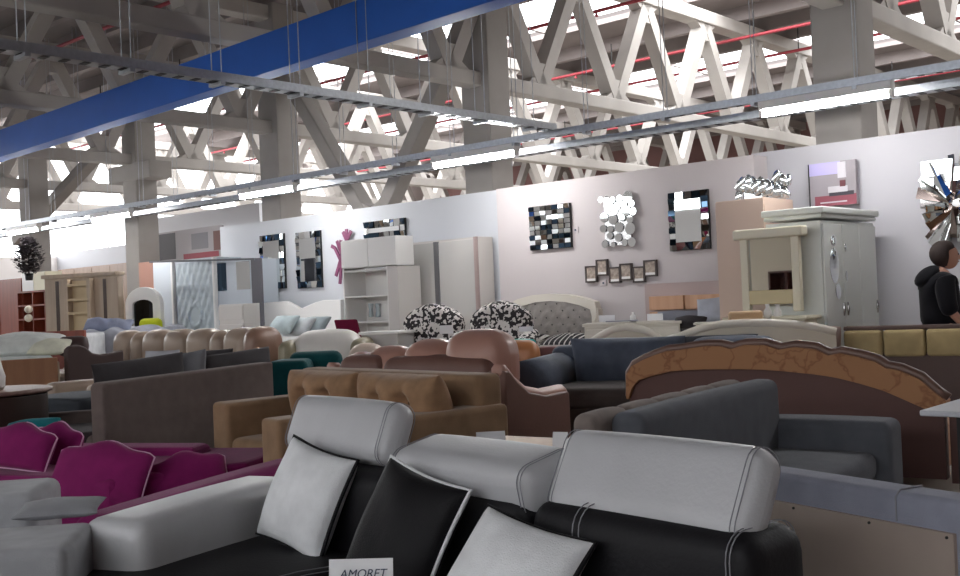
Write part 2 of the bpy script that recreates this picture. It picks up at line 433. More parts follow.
ta, tb = Pz(20, 229, zt2), Pz(900, 85, zt2); td = (tb - ta).normalized(); t0_ = ta - td * 3; t1_ = tb + td * 2; tn = Vector((-td.y, td.x, 0))
tray('cable_tray', 'cable tray carrying the row of tube lamps, upper of the pair', t0_, t1_, zt2 + .05, .035, 22)
tray('cable_tray', 'lower perforated cable tray beside the row of tube lamps', t0_ + tn * .45, t1_ + tn * .45, zt2 - .02, .08, 0)
M_tube = mat('lamp_tube', '#ffffff', emit=60)
ll = ['lit tube lamp at the upper right, biggest in the picture', 'lit tube lamp in the picture middle above the double mirror', 'lit tube lamp before the column above the tall mirrors',
      'lit tube lamp left of the column with bracket', 'lit tube lamp at the left picture edge']
for i, (a, b, ya) in enumerate(((760, 893, 98), (433, 517, 163), (240, 288, 191), (92, 141, 216), (8, 40, 231))):
    p = Pz(a, ya, zt2 - .05); L = (Pz(b, ya - .165 * (b - a), zt2 - .05) - p).length if i < 2 else 1.22
    def on_tray(px):
        n_ = ray(px, 0).cross(ray(px, 576)); o_ = Vector((t0_.x, t0_.y, zt2)); return o_ + td * ((CP - o_).dot(n_) / td.dot(n_))
    p = on_tray(a); L = (on_tray(b) - p).length if i < 2 else 1.22
    t = thing('tube_lamp', ll[i], 'lamp', (p.x, p.y, zt2 - .06), math.atan2(td.y, td.x), 'fluorescent lamps on the tray')
    obj('housing', G().box(0, L, -.05, .05, .035, .112, r=.01), M_white, t)
    obj('tube', G().tube([(.02, 0, 0), (L - .02, 0, 0)], .03, 8), M_tube, t)
    for x in (0, L - .03): obj('end_cap', G().box(x, x + .03, -.03, .03, -.03, .04), M_white, t)
# ================================================================== FOREGROUND SOFAS
def tl(root, p):
    d = Vector(p) - root.location; c, s = math.cos(-root.rotation_euler.z), math.sin(-root.rotation_euler.z)
    return Vector((d.x * c - d.y * s, d.x * s + d.y * c, d.z))
def sz(A, Bq, px, py):
    """where the ray of a photo point meets the upright plane through A and B: (distance along, height)"""
    d = Bq - A; d = Vector((d.x, d.y, 0)); L = d.length; t = d / L; n = Vector((-t.y, t.x, 0)); r = ray(px, py)
    k = (Vector((A.x, A.y, 0)) - Vector((0, 0, 0))).dot(n) / r.dot(n); p = CP + r * k
    return (p - A).dot(t), p.z
def rround(hy, hz, r, n=5):
    o = []
    for k, (sy, sz_) in enumerate(((1, 1), (-1, 1), (-1, -1), (1, -1))):
        for i in range(n + 1):
            a = math.pi / 2 * (k + i / n); o.append((sy * (hy - r) + r * math.cos(a), sz_ * (hz - r) + r * math.sin(a)))
    return o
def cushion_at(name, label, p, w, h, t, yaw, tilt, roll, m, pipe=None, group=None, pinch=.08, cat='cushion', pr=.008, wob=.08):
    M = Matrix.Rotation(R(yaw), 4, 'Z') @ Matrix.Rotation(R(-tilt), 4, 'X') @ Matrix.Rotation(R(roll), 4, 'Y')
    if pipe is None:
        o = obj(name, G().pillow(w, h, t, pinch=pinch, wob=wob), m); o.location = p; o.rotation_euler = M.to_euler(); return tag(o, label, cat, group)
    o = thing(name, label, cat, p, 0, group); o.rotation_euler = M.to_euler()
    obj('cover', G().pillow(w, h, t, pinch=pinch, wob=wob), m, o)
    obj('piping', G().tube(pillow_edge(w, h, pinch), pr, 6, True), pipe, o)
    return o
L_white = leather('white_leather', '#c4c4c6'); L_black = leather('black_leather', '#131216', rough=.6, spec=.3); M_thread = mat('grey_thread', '#8a8a90', rough=.8)
L_hr = leather('white_leather_headrest', '#b4b4b7')
F_black = fabric('black_satin', '#141316', rough=.6)
# ---- black and white corner sofa
A = Vector((.81, 2.77, 0)); Bq = Vector((-.795, 4.704, 0))
s0, L = line_thing('corner_sofa', 'black corner sofa with white headrests and white arm, nearest to the viewer', 'sofa', A, Bq)
HW = .735
obj('base', G().box(0, 2.3, .04, 1.0, .04, .27, r=.02), L_black, s0)
obj('chaise_base', G().box(1.5, 2.3, 1.0, 1.95, .04, .27, r=.02), L_black, s0)
for k in range(3):
    x0 = .03 + k * .755
    obj('seat_cushion', G().box(x0, x0 + .75 + (.1 if k == 2 else 0), .26, 1.04 if k < 2 else 2.0, .22, .39, r=.06, puff=(0, 0, .025)), L_black, s0)
    obj('back_cushion', G().box(x0 - (.06 if k == 0 else 0), x0 + .75, .0, .27, .2, .69, r=.07, puff=(0, .02, .01)), L_black, s0)
g = G()
for k in range(1, 3):
    x = .03 + k * .755 - .003
    xb = (.54, 1.30)[k - 1]
    for dx in (-.012, .012): g.tube([(xb + dx, .137 + a, .447 + b) for a, b in rround(.157, .259, .075)], .0018, 4, True)
    for dx in (-.03, .03): g.tube([(x + dx, .32, .395), (x + dx, .6, .41), (x + dx, .95, .40), (x + dx, 1.02, .38)], .0018, 4)
for dz in (0, .03):
    g.tube([(.06, 1.0 - dz, .39 + dz * .3), (.4, 1.0 - dz, .402 + dz * .3), (.78, 1.0 - dz, .392 + dz * .3), (1.1, 1.0 - dz, .402 + dz * .3), (1.5, 1.0 - dz, .392 + dz * .3)], .0018, 4)
    g.tube([(.02 + dz * .4, .137 + a, .447 + b) for a, b in rround(.142, .252, .07)], .0018, 4, True)
obj('stitching', g, M_thread, s0, label='light grey double stitching')
for k, (tilt, zc, yc, hh, th) in enumerate(((28, .757, .12, .27, .13), (78, .72, .13, .25, .17), (22, .81, .12, .238, .13))):
    xc = .03 + .37 + k * .755 + (-.015, -.01, .08)[k]
    M = Matrix.Translation((xc, yc, zc)) @ Matrix.Rotation(R(tilt), 4, 'X')
    hr = obj('headrest', G().box(-.362, .362, -th / 2, th / 2, -hh / 2, hh / 2, r=.055, puff=(.012, .012, .008), M=M), L_hr, s0, label='padded white leather headrest')
    for sx in (-1, 1):
        for q in (.325, .34): obj('stitching', G().tube([(sx * q, y * 1.012, z * 1.012) for y, z in rround(th / 2, hh / 2, .055)], .0016, 4, True, M=M), M_thread, hr)
g = G(); pn = tl(s0, Vector((-1.33, 3.74, 0))); pf = tl(s0, Vector((-.93, 4.62, 0))); dd = pf - pn
M = Matrix.Translation((pn.x, pn.y, 0)) @ Matrix.Rotation(math.atan2(dd.y, dd.x), 4, 'Z')
obj('armrest', G().box(-.02, dd.length, -.15, .15, .08, .58, r=.065, puff=(.01, .01, .01), M=M), L_white, s0, label='rounded white leather arm')
# cushions on it
cushion_at('cushion', 'white square cushion with black piping at the left end of the black sofa', P(306, 498, 4.02), .41, .40, .17, -42, 22, 10, M_whitefab, F_black, 'cushions on the black corner sofa')
cushion_at('cushion', 'black square cushion with white piping on the black sofa', P(404, 534, 3.42), .40, .42, .17, -42, 24, 12, F_black, M_whitefab, 'cushions on the black corner sofa')
cushion_at('cushion', 'white cushion lying low under the biggest headrest, black behind', P(503, 592, 2.98), .42, .44, .17, -40, 38, 10, M_whitefab, F_black, 'cushions on the black corner sofa')
t = thing('price_card', 'white handwritten price card standing before the black cushion', 'card', P(361, 582, 3.05)); t.rotation_euler = (R(-12), 0, R(-4))
obj('card', G().box(-.093, .093, -.001, .001, -.065, .065), M_paper, t)
def text(s, size, m, parent, loc, rot):
    c = bpy.data.curves.new('handwriting', 'FONT'); c.body = s; c.size = size; c.extrude = .0004; c.align_x = 'CENTER'; c.shear = .25; c.materials.append(m)
    tmp = bpy.data.objects.new('handwriting', c); COL.objects.link(tmp)
    dg = bpy.context.evaluated_depsgraph_get(); me = bpy.data.meshes.new_from_object(tmp.evaluated_get(dg)); bpy.data.objects.remove(tmp)
    o = bpy.data.objects.new('handwriting', me); COL.objects.link(o); o.parent = parent; o.location = loc; o.rotation_euler = rot
    if not me.materials: me.materials.append(m)
    return o
text('AMORET', .034, M_ink, t, (0.005, -.003, .012), (R(90), 0, 0))
# ---- grey sofa with plywood back
A = G0(700, 3.78); Bq = G0(968, 2.87)
F_bluegrey = fabric('blue_grey_fabric', '#8d8f9d'); W_ply = mat('plywood', '#a2938a', rough=.7, kind='mottle', col2='#ae9f94', scale=2.5)
s, L = line_thing('plywood_backed_sofa', 'grey sofa seen from behind with bare plywood back board', 'sofa', A, Bq)
obj('frame', G().box(0, L, 0, .85, .05, .4, r=.02), F_bluegrey, s)
obj('backrest', G().box(0, L, .0, .14, .4, .69, r=.03), F_bluegrey, s)
obj('seat', G().box(.1, L - .1, .2, .9, .38, .45, r=.04), F_bluegrey, s)
bp = obj('back_board', G().box(.0, sz(A, Bq, 956, 520)[0], -.015, -.001, .08, .60), W_ply, s, label='bare plywood board with screws')
xs_ = [sz(A, Bq, px, 505)[0] for px in (797, 872, 949)]
for x in xs_: obj('screw', G().lathe([(.0042, -.002), (.0042, .002)], 10, (0, 0, 0), M=Matrix.Translation((x, -.017, .588)) @ Matrix.Rotation(R(90), 4, 'X')), M_black, bp)
xx = sz(A, Bq, 895, 480)[0]
obj('seam', G().tube([(xx, -.002, .605), (xx, -.002, .675), (xx, .02, .693), (xx, .12, .693)], .003, 5), M_thread, s)
# ---- dark grey corner sofa (middle right)
F_slate = fabric('slate_fabric', '#5a5c62'); F_taupe = fabric('taupe_ribbed', '#857a74')
A = Vector((1.36, 6.0, 0)); Bq = Vector((.36, 4.55, 0))
s, L = line_thing('grey_corner_sofa', 'dark grey corner sofa with taupe ribbed back, behind the biggest white headrest', 'sofa', A, Bq)
obj('base', G().box(-.2, L, .05, .8, .05, .3, r=.02), F_slate, s)
n = 5
for k in range(n): obj('back_rib', G().box(k * L / n, (k + 1) * L / n, 0, .12, .2, .79, r=.045, puff=(0, 0, .01)), F_taupe, s, label='taupe padded back segment')
obj('back_cushion', G().box(-.1, L * .93, .12, .28, .35, .79, r=.05, puff=(0, .03, .01)), F_slate, s)
for k in range(2): obj('seat_cushion', G().box(k * L / 2, (k + 1) * L / 2 - .01, .25, .82, .28, .42, r=.05, puff=(0, 0, .02)), F_slate, s)
obj('armrest', G().box(-.3, -.02, .1, .88, .1, .57, r=.05, puff=(0, 0, .01)), F_slate, s)
# ---- sofa with scalloped back
L_brown = leather('dark_brown_board', '#55352f', rough=.6); F_orange = mat('orange_crushed_fabric', '#a07350', kind='crease', col2='#875a3d', scale=5, rough=.8, bump=.2, bscale=30)
A = G0(628, 7.4); Bq = G0(948, 6.25)
s, L = line_thing('scalloped_sofa', 'brown sofa seen from behind with arched scalloped back and orange fabric strip', 'sofa', A, Bq)
top = [(628, 398), (628, 374), (633, 366), (644, 360), (656, 355), (668, 351), (680, 350), (692, 348), (706, 346), (720, 346), (732, 349), (745, 345), (765, 345), (780, 349.5), (795, 347), (815, 349), (829, 355.5), (840, 353), (860, 357), (877, 362), (886, 368), (900, 370.5), (920, 379), (937, 394), (947, 401)]
bot = [(630, 399), (634, 387), (640, 380), (652, 376), (660, 374), (672, 371), (684, 370), (694, 369.5), (706, 369), (720, 369), (732, 369), (745, 369), (765, 369.5), (780, 370.5), (795, 372), (815, 374), (829, 376), (840, 378), (860, 383), (877, 388), (886, 391), (900, 397), (918, 405), (932, 411), (944, 416)]
T = [sz(A, Bq, *p) for p in top]; Bo = [sz(A, Bq, *p) for p in bot]
obj('padded_strip', G().band(T, Bo, -.03, .12), F_orange, s, label='orange crushed fabric strip')
low = [(x, .12) for x, z in Bo]
obj('back_board', G().band([(x, z - .001) for x, z in Bo], low, 0, .1), L_brown, s)
obj('side_panel', G().box(L - .03, L + .8, 0, .1, .1, .57), L_brown, s)
obj('rim', G().tube([(x, .04, z + .01) for x, z in T], .035, 8), leather('brown_rim', '#6b5046', rough=.4), s, label='dark brown rim along the scallops')
for k in range(5):
    i0, i1 = ((1, 6), (6, 10), (10, 13), (13, 16), (16, 20))[k]
    obj('back_cushion', G().box(T[i0][0] + .03, T[i1][0], .12, .35, .4, min(T[i0][1], T[i1][1]) - .02, r=.08, puff=(0, .02, .02)), F_orange, s)
obj('seat', G().box(.1, L - .1, .15, 1.0, .12, .42, r=.05), F_orange, s)
# ---- glass table corner at the right edge
t = thing('grey_table', 'pale grey table corner poking in at the right edge', 'table', G0(1003, 4.55), R(48))
obj('tabletop', G().box(-.28, .5, -.5, .28, .725, .75, r=.008), mat('pale_grey_top', '#b9bac0', rough=.3), t)
for x in (.1, .44):
    for y in (-.2, .22): obj('leg', G().box(x - .025, x + .025, y - .025, y + .025, 0, .735), M_black, t)
# ---- tan velvet sofa
F_tan = fabric('tan_velvet', '#8d7259', sheen=.15, var=.16, vscale=7); F_tan2 = fabric('tan_tufted_velvet', '#98785c', sheen=.15, var=.2, vscale=10)
A = Vector((.13, 6.22, 0)); Bq = A + Vector((-.66, .75, 0)).normalized() * 2.0
s, L = line_thing('tan_sofa', 'tan velvet sofa with two tufted back cushions', 'sofa', A, Bq)
obj('base', G().box(0, L, .02, .8, .06, .32, r=.03), F_tan, s)
obj('backrest', G().box(.02, L - .02, 0, .2, .3, .87, r=.05), F_tan, s)
for x0, x1 in ((-.02, .2), (L - .2, L + .02)): obj('armrest', G().box(x0, x1, -.0, .86, .06, .69, r=.035), F_tan, s)
obj('seat_cushion', G().box(.2, L / 2, .18, .85, .3, .46, r=.05, puff=(0, 0, .02)), F_tan, s); obj('seat_cushion', G().box(L / 2, L - .2, .18, .85, .3, .46, r=.05, puff=(0, 0, .02)), F_tan, s)
def tufted(w, h, t, nx, nz):
    g = G().pillow(w, h, t, n=28, pinch=.04)
    for i, v in enumerate(g.v):
        dpt = 0
        for a in range(nx):
            for b in range(nz):
                x = -w / 2 + w * (a + 1) / (nx + 1); z = .075
                dpt += 1.0 * math.exp(-((v.x - x) ** 2 + (v.z - z) ** 2) / .0045)
            dpt += .14 * math.exp(-((v.x - x) ** 2) / .0006)
        v.y *= 1 - min(.8, dpt)
    return g
for k, xc in enumerate((.40, 1.20)):
    bx_ = Matrix.Translation((xc, .44, .665)) @ Matrix.Rotation(R(180), 4, 'Z') @ Matrix.Rotation(R(14), 4, 'X')
    o = obj('back_cushion', tufted(.76, .46, .36, 2, 1), F_tan2, s, loc=(xc, .44, .665), rot=(R(14), 0, R(180)), label='tufted tan velvet cushion')
    for sx in (-1, 1): obj('button', G().ellipsoid((sx * .127, -.05, .075), (.014, .01, .014), 8), fabric('dark_tan', '#5f4a38'), o)
# ---- purple sofa bed
F_purple = fabric('purple_fabric', '#7c1c5a', sheen=.1); F_purple_d = fabric('purple_piping', '#d8a5c8')
pc = Vector((-2.0, 5.72, 0))            # seat corner on the right
A = Vector((-1.02, 5.72, 0)); Bq = Vector((-1.60, 4.25, 0))
s, L = line_thing('purple_corner_sofa', 'purple corner sofa with wavy piped cushions at the left', 'sofa', A, Bq)
s.rotation_euler.z += 0
# local x: towards viewer along the right arm; local y: to the right -> use negative y for the seats
obj('armrest', G().box(-.05, L, -.12, .12, .05, .50, r=.07, puff=(0, 0, .01)), F_purple, s)
def wl(*p): return tl(s, Vector(p))
g = G(); q = [wl(x, y, 0) for x, y in ((-1.35, 6.0), (-1.99, 5.60), (-4.2, 6.5), (-4.2, 7.4), (-1.2, 6.6))]
obj('seat', G().prism([(p.x, p.y) for p in q], .06, .44, 'xy'), F_purple, s, bevel=.04)
q = [wl(x, y, 0) for x, y in ((-1.75, 6.35), (-4.2, 7.15), (-4.2, 7.4), (-1.7, 6.6))]
obj('backrest', G().prism([(p.x, p.y) for p in q], .4, .49, 'xy'), F_purple, s, bevel=.05)
def wv(x, w, amp): u = abs(2 * x / w); return amp * math.cos(1.7 * math.pi * 2 * x / w) - .07 * u ** 5
def wavy(w, h, t, amp=.05):
    g = G().pillow(w, h, t, pinch=.02, n=20)
    for v in g.v:
        if v.z > 0: v.z += (v.z / (h / 2)) * wv(v.x, w, amp)
    e = [Vector((x, y, z + ((z / (h / 2)) * wv(x, w, amp) if z > 0 else 0))) for x, y, z in pillow_edge(w, h, .02, 16)]
    return g, e
for lab, px, py, d, w, h, yaw, tilt, roll in (('purple wavy cushion with pale piping, biggest and furthest right of those on the seat', 101, 474, 5.75, .60, .34, -16, 28, 4),
        ('purple wavy cushion at the left picture edge', 18, 447, 6.1, .50, .26, -18, 28, 5), ('purple cushion leaning at the right arm behind the white sofa arm', 186, 476, 5.85, .44, .26, 12, 35, -8),
        ('small purple cushion behind the two wavy ones', 55, 446, 6.35, .38, .26, -20, 20, 5)):
    o = thing('wavy_cushion', lab, 'cushion', P(px, py, d), 0, 'purple cushions'); o.rotation_euler = (Matrix.Rotation(R(yaw), 4, 'Z') @ Matrix.Rotation(R(-tilt), 4, 'X') @ Matrix.Rotation(R(roll), 4, 'Y')).to_euler()
    g, e = wavy(w, h, .16, .022); obj('cover', g, F_purple, o); obj('piping', G().tube(e, .006, 5, True), F_purple_d, o)
cushion_at('cushion', 'teal cushion behind the purple sofa', P(32, 431, 6.9), .34, .18, .12, 0, 50, -6, fabric('teal_fabric', '#196c74'), pinch=.0)
# ---- light grey sofa bottom left
F_lgrey = fabric('light_grey_fabric', '#a2a3a6')
s = thing('light_grey_sofa', 'light grey sofa cropped by the lower left picture corner', 'sofa', (-1.40, 3.72, 0), R(8))
obj('armrest', G().box(-1.1, .0, -.34, .1, .05, .57, r=.04), F_lgrey, s)
obj('backrest', G().box(-1.5, -.33, .55, 1.0, .05, .61, r=.05), F_lgrey, s)
obj('seat', G().box(-1.2, -.05, .1, .55, .05, .38, r=.04), F_lgrey, s)
cushion_at('cushion', 'grey cushion lying flat on the light grey sofa', P(60, 508, 3.95), .30, .2, .06, 10, 84, 0, fabric('mid_grey', '#8f9094'))
# ================================================================== MIDDLE DISTANCE
def side_prism(name, poly, t0, t1, m, par, bevel=.01, **k): return obj(name, G().prism(poly, t0, t1, 'xz'), m, par, bevel=bevel, **k)
# ---- pink-brown leather sofa
L_pink = leather('rosy_brown_leather', '#a97f72', rough=.38); L_pinkd = leather('brown_leather_side', '#6d4d44', rough=.5)
L_or = leather('orange_leather', '#c08a60')
t0, L = line_thing('leather_sofa', 'glossy rosy brown leather sofa with three puffed headrests, seen from behind', 'sofa', Vector((-1.18, 8.55, 0)), Vector((.03, 7.45, 0)))
obj('base', G().box(0, L, .05, .7, .05, .4, r=.03), L_pinkd, t0)
for k in range(2): obj('back_panel', G().box((0, L * .32)[k], (L * .32 - .01, L)[k], -.02, .20, .3, .88, r=.09, puff=(0, 0, .03)), L_pinkd, t0)
for x0, x1, zt_ in ((-.1, .22, .88), (.2, .66, .93), (.66, 1.12, .98), (1.12, L + .02, 1.05)): obj('headrest', G().box(x0, x1, .06, .38, .6, zt_, r=.13, puff=(.03, .03, .04)), L_pink, t0)
for k in range(3): obj('seat_cushion', G().box(k * L / 3, (k + 1) * L / 3, .3, .7, .38, .48, r=.05), L_or, t0)
prof = [(0, .1), (0, .80), (.05, .80), (.14, .71), (.26, .63), (.45, .59), (.7, .60), (.72, .58), (.72, .1)]
for x0 in (L - .01, -.17): obj('armrest', G().prism(prof, x0, x0 + .17, 'yz'), L_pinkd, t0, bevel=.02)
for x0 in (L + .08, -.08): obj('arm_top', G().tube([(x0, y, z + .0) for y, z in prof[1:-1]], .05, 8), L_pink, t0)
cardm = M_paper
def card(label, px, py, d, w=.15, h=.1, yaw=0, lie=12):
    o = thing('price_card', label, 'card', P(px, py, d)); o.rotation_euler = (R(-lie), 0, R(yaw))
    obj('card', G().box(-w / 2, w / 2, -.001, .001, -h / 2, h / 2), M_paper, o)
    return o
card('white price card standing on the leather sofa before the cowhide chairs', 446.5, 329.5, 8.1, .1, .065)
card('white price card on the dark cushion of the checked bed', 526, 329, 10.6, .14, .05)
# ---- blue grey sofa
F_navy = fabric('navy_grey_velvet', '#4b5260', sheen=.2, var=.25, vscale=5, rough=.7); F_navyd = fabric('dark_seat', '#4a4341')
Bq = Vector((.72, 9.75, 0)); A = Bq + Vector((.9, -.43, 0)).normalized() * 2.0
s, L = line_thing('velvet_sofa', 'blue-grey velvet sofa with roll arm, between the leather sofa and the scalloped sofa', 'sofa', A, Bq)
obj('base', G().box(0, L, .1, 1.15, .05, .42, r=.03), F_navyd, s)
obj('backrest', G().box(0, L, 0, .3, .3, .86, r=.08), F_navy, s)
obj('back_cushion', G().pillow(1.02, .52, .34, pinch=.05, wob=.08), F_navy, s, loc=(L - .78, .42, .68), rot=(R(12), 0, R(180)))
obj('back_cushion', G().box(.0, .70, .2, .5, .42, .90, r=.1, puff=(0, .05, .02)), F_navy, s)
obj('seat_cushion', G().box(0, L - .25, .3, 1.2, .40, .56, r=.06, puff=(0, 0, .02)), F_navyd, s, label='dark brown-grey seat')
obj('armrest', G().box(L - .26, L + .08, .1, 1.25, .05, .62, r=.03), F_navy, s)
obj('arm_roll', G().tube([(L - .09, .1, .62), (L - .09, .7, .605), (L - .09, 1.28, .59)], .19, 16), F_navy, s)
cushion_at('cushion', 'flat dark cushion on top of the velvet sofa, right of its back', P(716, 344, 9.0), .75, .16, .14, 0, 30, 0, fabric('dark_grey_cushion', '#34363c'))
# ---- yellow tufted back
F_yel = fabric('mustard_fabric', '#ad9a72'); L_bord = leather('brown_board', '#5b4945', rough=.7)
A = G0(841, 9.3); Bq = G0(1010, 8.6)
s, L = line_thing('yellow_sofa', 'sofa seen from behind with mustard padded strip and brown board, before the person', 'sofa', A, Bq)
obj('back_board', G().box(0, L, 0, .12, .1, .7), L_bord, s, bevel=.02)
xs = [0, sz(A, Bq, 883, 340)[0], sz(A, Bq, 926, 340)[0], L]
for a, b in zip(xs, xs[1:]): obj('padded_panel', G().box(a + .004, b - .004, -.03, .12, .665, .895, r=.03, puff=(0, .02, 0)), F_yel, s, label='mustard padded panel')
obj('rim', G().box(0, L, .0, .14, .893, .93, r=.012), L_bord, s)
obj('seat', G().box(0, L, .12, .9, .1, .45, r=.04), F_yel, s)
cushion_at('cushion', 'small brown bolster standing at the left end of the mustard sofa', P(830, 340.5, 9.1), .19, .26, .14, 10, 5, 8, leather('brown_cushion', '#7a6258'), pinch=.02)
# ---- two arched white headboards seen from behind
M_cream = mat('cream_lacquer', '#d9d2c6', rough=.35); M_cream2 = mat('cream_panel', '#c9bfae', rough=.5)
def arch(name, label, pts, d0, d1, zb, group, band=.055):
    A = G0(pts[0][0], d0); Bq = G0(pts[-1][0], d1); s, L = line_thing(name, label, 'headboard', A, Bq, group)
    T = [sz(A, Bq, *p) for p in pts]
    obj('panel', G().band(T, [(x, zb) for x, z in T], 0, .05), M_cream2, s)
    obj('arched_rim', G().tube([(x, .02, z) for x, z in T], band / 2 + .012, 8), M_cream, s)
    return s, L
s, L = arch('arched_headboard', 'wide low cream arched headboard seen from behind, left of the mustard sofa', [(668, 340), (682, 336), (700, 329), (718, 325), (740, 323.5), (765, 323), (790, 324), (815, 327), (836, 332)], 9.25, 8.95, .3, 'cream arched headboards')
s, L = arch('arched_headboard', 'small cream arched headboard just before the white chest of drawers', [(590, 343), (600, 336), (612, 330), (625, 327.5), (640, 329), (652, 334), (662, 342)], 10.3, 10.0, .3, 'cream arched headboards')
# ---- taupe sofa seen from behind, with cushions
F_mole = fabric('mole_fabric', '#6e625e'); F_dk = fabric('charcoal_fabric', '#413e40'); F_mid = fabric('grey_melange', '#77777b'); F_lg = fabric('pale_grey_cushion', '#b1b2b8')
A = G0(101, 7.55); Bq = G0(271, 9.35)
s, L = line_thing('taupe_sofa', 'taupe sofa seen from behind as a plain tall back panel', 'sofa', A, Bq)
za = sz(A, Bq, 103, 383)[1]; zb = sz(A, Bq, 270, 362)[1]
obj('backrest', G().prism([(0, .08), (L, .08), (L, zb), (.03, za), (0, za - .03)], 0, .14, 'xz'), F_mole, s, bevel=.02)
obj('seat', G().box(0, L, .12, 1.0, .08, .45, r=.05), F_mole, s)
for lab, px, py, d, w, h, yaw, tilt, roll, m in (('long charcoal cushion leaning over the taupe back, leftmost', 141, 374, 8.5, 1.0, .26, 63, 4, -2, F_dk),
        ('pale grey cushion propped behind the charcoal one on the taupe sofa', 162, 364, 9.2, .32, .24, -10, 10, 0, F_lg),
        ('grey melange cushion above the middle of the taupe back', 192, 368, 9.3, .30, .30, -30, 15, -8, F_mid),
        ('long charcoal cushion at the right end of the taupe back', 238, 364, 9.75, .95, .24, 63, 4, -2, F_dk),
        ('flat charcoal cushion just behind the grey melange one', 208, 358, 9.9, .50, .14, -10, 15, -3, F_dk)):
    cushion_at('cushion', lab, P(px, py, d), w, h, .14, yaw, tilt, roll, m, group='cushions on the taupe sofa', pinch=.04)
# ---- beige leather corner sofa with ribbed headrests
L_beige = leather('beige_leather', '#9c8979', rough=.4)
A = G0(268, 12.3); Bq = A + UU * 3.0
s, L = line_thing('beige_sofa', 'long beige leather sofa with ribbed backrests', 'sofa', A, Bq)
obj('base', G().box(0, L, .05, .95, .05, .42, r=.03), L_beige, s)
k = 0; x = 0
for w in (.5, .28, .5, .5, .5, .3, .42):
    obj('back_segment', G().box(x, x + w - .005, .0, .34, .3, 1.07 - (.02 if w < .4 else 0), r=.13, puff=(.01, .03, .03)), L_beige, s); x += w
for k in range(3): obj('seat_cushion', G().box(k * L / 3 + .01, (k + 1) * L / 3 - .01, .3, .98, .38, .5, r=.05, puff=(0, 0, .02)), L_beige, s)
for x in (-.18, L): obj('armrest', G().box(x, x + .2, .05, .95, .05, .68, r=.08), L_beige, s)
obj('brown_headrest', G().box(-.28, .02, -.03, .4, .35, 1.08, r=.14, puff=(0, .03, .03)), leather('tan_brown_leather', '#8a6b5a', rough=.4), s, label='browner leather end segment')
s = thing('beige_armchair', 'beige leather armchair seat with curved wooden arm, left of the taupe sofa', 'armchair', G0(108, 10.6), RB)
obj('seat', G().box(-.38, .38, -.4, .4, .1, .46, r=.06, puff=(0, 0, .02)), L_beige, s)
obj('backrest', G().box(-.42, .42, .32, .5, .3, .66, r=.08), L_beige, s)
for x in (-.42, .42): obj('armrest', G().box(x - .11, x + .11, -.45, .5, .1, .66, r=.07), L_beige, s)
# ---- dark brown bed end
A = G0(68, 12.0); Bq = G0(124, 12.6)
s, L = line_thing('dark_bed', 'dark brown upholstered bed with swooping footboard left of the beige armchair', 'bed', A, Bq)
L_dkb = leather('dark_brown_leather', '#43302e', rough=.6)
pts = [(68, 350), (72, 346), (80, 345), (86, 347), (93, 353), (102, 354.5), (112, 353), (124, 350)]
T = [sz(A, Bq, *p) for p in pts]
obj('footboard', G().band(T, [(x, .1) for x, z in T], 0, .10), L_dkb, s, bevel=.02)
obj('mattress', G().box(.1, L, .1, 1.9, .2, .66, r=.05), mat('flower_cover', '#cfc5c2', kind='mottle', col2='#a08c88', scale=6), s)
# ---- orange brown bed box with bedding, far left
W_or = wood('orange_brown_wood', '#8c6248', '#9c7154', scale=.6)
A = G0(-16, 11.6); Bq = G0(56, 11.9)
s, L = line_thing('wooden_bed', 'orange-brown wooden bed end at the left edge with pale bedding', 'bed', A, Bq)
obj('footboard', G().box(0, L, 0, .06, .46, .86), W_or, s, bevel=.008); obj('drawer_front', G().box(0, L, 0, .06, .1, .44), W_or, s, bevel=.008)
obj('side', G().box(L - .02, L + .02, .06, 1.9, .1, .8), M_cream2, s)
obj('mattress', G().box(.03, L - .03, .07, 1.9, .4, .88, r=.06), mat('bedding', '#d7dcdb', kind='mottle', col2='#b9c2bd', scale=5, rough=.9), s)
cushion_at('pillow', 'large pale green-white pillow on the wooden bed', P(20, 345, 12.6), .9, .6, .26, 5, 75, 0, fabric('greenish_white', '#d9dcd8'), pinch=.02)
cushion_at('pillow', 'smaller cream pillow on the wooden bed beside the dark roll', P(50, 347, 12.4), .42, .35, .16, 0, 70, 0, fabric('cream_pillow', '#dad9c6'), pinch=.02)
o = obj('bolster', G().lathe([(.02, 0), (.1, .02), (.12, .06), (.12, .28), (.1, .33), (.02, .35)], 16), L_dkb); o.location = P(58, 347, 12.6); o.rotation_euler = (0, R(90), R(10)); tag(o, 'dark brown bolster roll beside the cream pillow', 'bolster')
# ---- round table
t = thing('round_table', 'dark drum table with paler round top at the left edge', 'table', G0(-12, 8.0)); hz = P(0, 390, 8).z
obj('drum', G().lathe([(.39, .02), (.40, .06), (.40, hz - .05), (.40, hz - .03)], 40), leather('dark_drum', '#33241f', rough=.4), t)
obj('tabletop', G().lathe([(.42, hz - .03), (.435, hz - .02), (.435, hz), (.42, hz + .006), (.01, hz + .006)], 40), wood('table_top_wood', '#7a6058', '#8b7268', rough=.5), t)
o = tag(obj('vase', G().lathe([(.03, 0), (.045, .03), (.05, .1), (.03, .17), (.02, .22), (.025, .24)], 16, M=None), M_white), 'white vase cut by the left edge on the drum table', 'vase'); o.location = P(-1, 393, 7.95) ; o.location.z = hz + .006
